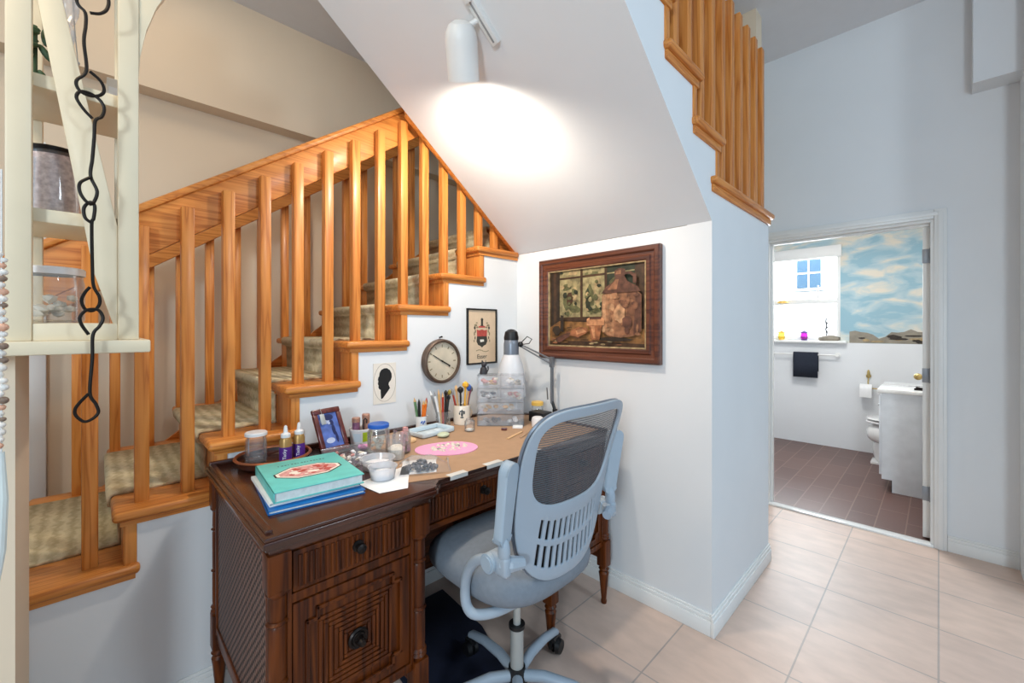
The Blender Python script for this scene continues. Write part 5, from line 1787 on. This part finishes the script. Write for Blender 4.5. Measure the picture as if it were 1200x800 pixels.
# vanity
vn = thing('vanity_cabinet', 'white bathroom vanity with pale top seen through the doorway', 'vanity', (-.05, 4.95, 0))
b = MB()
b.prism([(-.335, 4.66, .10), (-.27, 4.66, .10), (-.27, 4.66, 0), (.245, 4.66, 0), (.245, 4.66, .815), (-.335, 4.66, .815)], (0, .62, 0))
obj('carcass', b, 'vanity_white', vn)
b = MB(); b.box(-.275, -.268, 4.675, 5.27, .002, .098)
obj('toe_kick', b, 'toe_dark', vn)
b = MB(); b.box(-.362, .248, 4.645, 5.30, .815, .85, .008); b.box(.23, .248, 4.645, 5.30, .85, .93, .004)
b.lathe([(.17, 0), (.15, .004), (.14, .002)], (-.06, 4.97, .849), 32, closed=True)
obj('counter_top', b, 'porcelain', vn)
for y0, y1 in ((4.68, 4.96), (4.98, 5.26)):
    b = MB(); b.box(-.352, -.335, y0, y1, .13, .79, .004)
    d = obj('door', b, 'vanity_white', vn)
    b = MB(); b.ball((-.365, y1 - .04 if y0 < 4.9 else y0 + .04, .68), .012); obj('knob', b, 'chrome', d)
b = MB(); b.cyl((.15, 4.97, .85), (.15, 4.97, .93), .02); b.tube([(.15, 4.97, .92), (.12, 4.97, .95), (.05, 4.97, .95), (.02, 4.97, .93)], .011, n=10)
for y in (4.87, 5.07):
    b.cyl((.15, y, .85), (.15, y, .89), .018); b.box(.11, .18, y - .008, y + .008, .885, .897, .003)
obj('faucet', b, 'chrome', vn)
b = MB(); b.box(-.04, .04, -.018, .018, 0, .016, .004); b.cyl((.03, 0, .012), (-.03, 0, .022), .007)
solo('soap_dispenser', b, 'dark_bronze', 'small dark item lying on the vanity top', 'soap dish', (-.10, 4.74, .8505), local=True)

# toilet
to = thing('toilet', 'white toilet half hidden behind the vanity', 'toilet', (-.10, 5.62, 0))
b = MB()
b._merge(slab(None, .30, .10, .23, .18, .85, -.19), 0)
b.prism([(-.38, -.10, 0), (.05, -.10, 0), (.05, .10, 0), (-.38, .10, 0)], (0, 0, .02))
b.lathe([(0, 0), (.12, 0), (.11, .10), (.10, .2), (.13, .28), (0, .28)], (-.20, 0, 0), 28)
b._merge(slab(None, .13, .14, .17, .11, .8, -.2), 0)
obj('bowl', b, 'porcelain', to, True)
b = MB(); b._merge(slab(None, .415, .016, .235, .185, .85, -.19), 0)
obj('seat', b, 'lid_white', to, True)
b = MB(); b._merge(slab(None, .445, .014, .23, .18, .85, -.19), 0)
obj('seat_lid', b, 'porcelain', to, True)
b = MB(); b.box(.03, .21, -.21, .21, .38, .74, .02, seg=3); b.box(.02, .22, -.22, .22, .74, .775, .01)
obj('tank', b, 'porcelain', to, True)

# towel bar, towel
tbar = thing('towel_bar', 'white towel bar below the bathroom window sill', 'towel bar', (-1.1, YB, 1.04))
b = MB(); b.cyl((-1.47, YB - .07, 1.05), (-.80, YB - .07, 1.05), .009)
obj('bar', b, 'porcelain', tbar)
for x in (-1.45, -.80):
    b = MB(); b.cyl((x, YB - .001, 1.05), (x, YB - .012, 1.05), .028, n=18); b.cyl((x, YB - .01, 1.05), (x, YB - .08, 1.05), .012, .016); obj('bracket', b, 'porcelain', tbar)
b = MB()
prof = [(-.014, -.27), (-.017, -.10), (-.016, .0), (-.010, .013), (.002, .017), (.012, .010), (.016, -.02), (.018, -.20)]
prof2 = [(p[0] * .55, p[1] - (.006 if p[1] > -.02 else 0)) for p in prof]
t = bmesh.new()
xs = [-1.215 + i * .03 for i in range(9)]
rows = [[t.verts.new((x, YB - .07 + (py * 1.25) + .0015 * math.sin(k * 2.1), 1.053 + pz)) for py, pz in prof] for k, x in enumerate(xs)]
for A, Bq in zip(rows, rows[1:]):
    for i in range(len(prof) - 1):
        t.faces.new((A[i], A[i + 1], Bq[i + 1], Bq[i]))
b._merge(t, 0)
tw = solo('hand_towel', b, 'dark_towel', 'dark grey hand towel hanging on the towel bar', 'towel', (-1.1, YB - .07, 1.05))
md = tw.modifiers.new('solid', 'SOLIDIFY'); md.thickness = .008; md.offset = 1
# toilet paper
TX, TZ = .10, -.085
tp = thing('paper_holder', 'brass toilet paper holder on the bathroom wall', 'paper holder', (-.64 + TX, YB, .86 + TZ))
def T(x, y, z): return (x + TX, y, z + TZ)
b = MB(); b.cyl(T(-.635, YB - .001, .92), T(-.635, YB - .012, .92), .022, n=16); b.ball(T(-.635, YB - .02, .94), (.014, .012, .05)); b.tube([T(-.635, YB - .02, .90), T(-.635, YB - .06, .86), T(-.63, YB - .075, .80), T(-.60, YB - .075, .795), T(-.55, YB - .075, .795)], .006, n=8)
b.tube([T(-.63, YB - .075, .795), T(-.70, YB - .075, .795)], .006, n=8)
obj('bracket', b, 'brass', tp)
b = MB(); b.lathe([(.02, -.05), (.052, -.05), (.052, .05), (.02, .05)], T(-.65, YB - .075, .785), 28, 0, Matrix.Rotation(R(90), 4, 'Y'), closed=True)
b.box(-.70 + TX, -.60 + TX, YB - .128, YB - .126, .70 + TZ, .785 + TZ)
solo('toilet_roll', b, 'paper_white', 'roll of white toilet paper on the brass holder', 'toilet paper', T(-.65, YB - .075, .785))

# sill ornaments
def lantern(x, glass, label):
    t = thing('glass_lantern', label, 'ornament', (x, YB - .045, 1.2135), 0, 'glass ornaments on the sill')
    b = MB(); b.lathe([(0, .015), (.03, .015), (.036, .03), (.036, .07), (.026, .085), (0, .085)], (0, 0, 0), 18); obj('glass_body', b, glass, t, True)
    b = MB(); b.lathe([(0, 0), (.03, 0), (.03, .014), (0, .015)], (0, 0, 0), 18); obj('base', b, 'amber' if 'yellow' in glass else 'glue_purple', t, True)
    b = MB(); b.lathe([(.042, .083), (.044, .088), (.03, .105), (.008, .112), (.006, .125), (0, .127)], (0, 0, 0), 18); obj('cap', b, 'amber' if 'yellow' in glass else 'glue_purple', t, True)
lantern(-1.345, 'yellow_glass', 'yellow glass lantern on the bathroom sill')
lantern(-1.115, 'purple_glass', 'purple glass lantern on the bathroom sill')
b = MB(); b.ball((0, 0, .02), (.10, .035, .04)); b.ball((.02, 0, .03), (.07, .03, .035)); b.cyl((-.04, 0, 0), (.04, 0, 0.01), .03)
solo('stone_ornament', b, 'stone_grey', 'grey domed stone ornament at the right end of the sill', 'ornament', (-.88, YB - .04, 1.2135), local=True)
b = MB()
b.tube(smooth([(0, 0, .05), (.006, 0, .09), (-.004, 0, .13), (.004, 0, .17), (-.004, 0, .21), (0, 0, .26)], 4), .007, n=7)
for z in (.10, .15, .2):
    b.ball((.004, 0, z), (.012, .008, .014), u=8, v=6)
solo('twig_ornament', b, 'cat_black', 'dark twisted stem standing in front of the window pane', 'ornament', (-.905, YB - .03, 1.2135), local=True)
sn = thing('suncatcher', 'amber and aqua suncatcher hanging in the bathroom window', 'ornament', (-1.34, YB + .02, 1.70))
b = MB(); b.lathe([(0, .0), (.06, 0), (.05, .025), (.02, .04), (0, .045)], (-1.34, YB + .0, 1.665), 18); obj('amber_disc', b, 'amber', sn)
b = MB(); b.tube([(-1.34, YB + .0, 2.26), (-1.34, YB + .0, 1.32)], .0015, n=5); obj('string', b, 'tag_grey', sn)

# neighbouring house outside the bathroom window
nh = thing('neighbour_house', 'white house across the way seen through the bathroom window', 'house', (-1.6, 9.4, 0))
b = MB(); b.box(-5, 3, 9.2, 9.5, -1, 6); 
obj('wall', b, 'facade_white', nh)
b = MB()
wx0, wx1, wz0, wz1 = -1.83, -1.47, 2.09, 2.62
b.box(wx0 - .05, wx1 + .05, 9.17, 9.21, wz0 - .05, wz1 + .05, .005); b.box((wx0 + wx1) / 2 - .012, (wx0 + wx1) / 2 + .012, 9.155, 9.2, wz0, wz1); b.box(wx0, wx1, 9.155, 9.2, (wz0 + wz1) / 2 - .012, (wz0 + wz1) / 2 + .012)
w_ = obj('window', b, 'trim_white', nh)
b = MB(); b.box(wx0, wx1, 9.16, 9.169, wz0, wz1); obj('pane', b, 'facade_glass', w_)
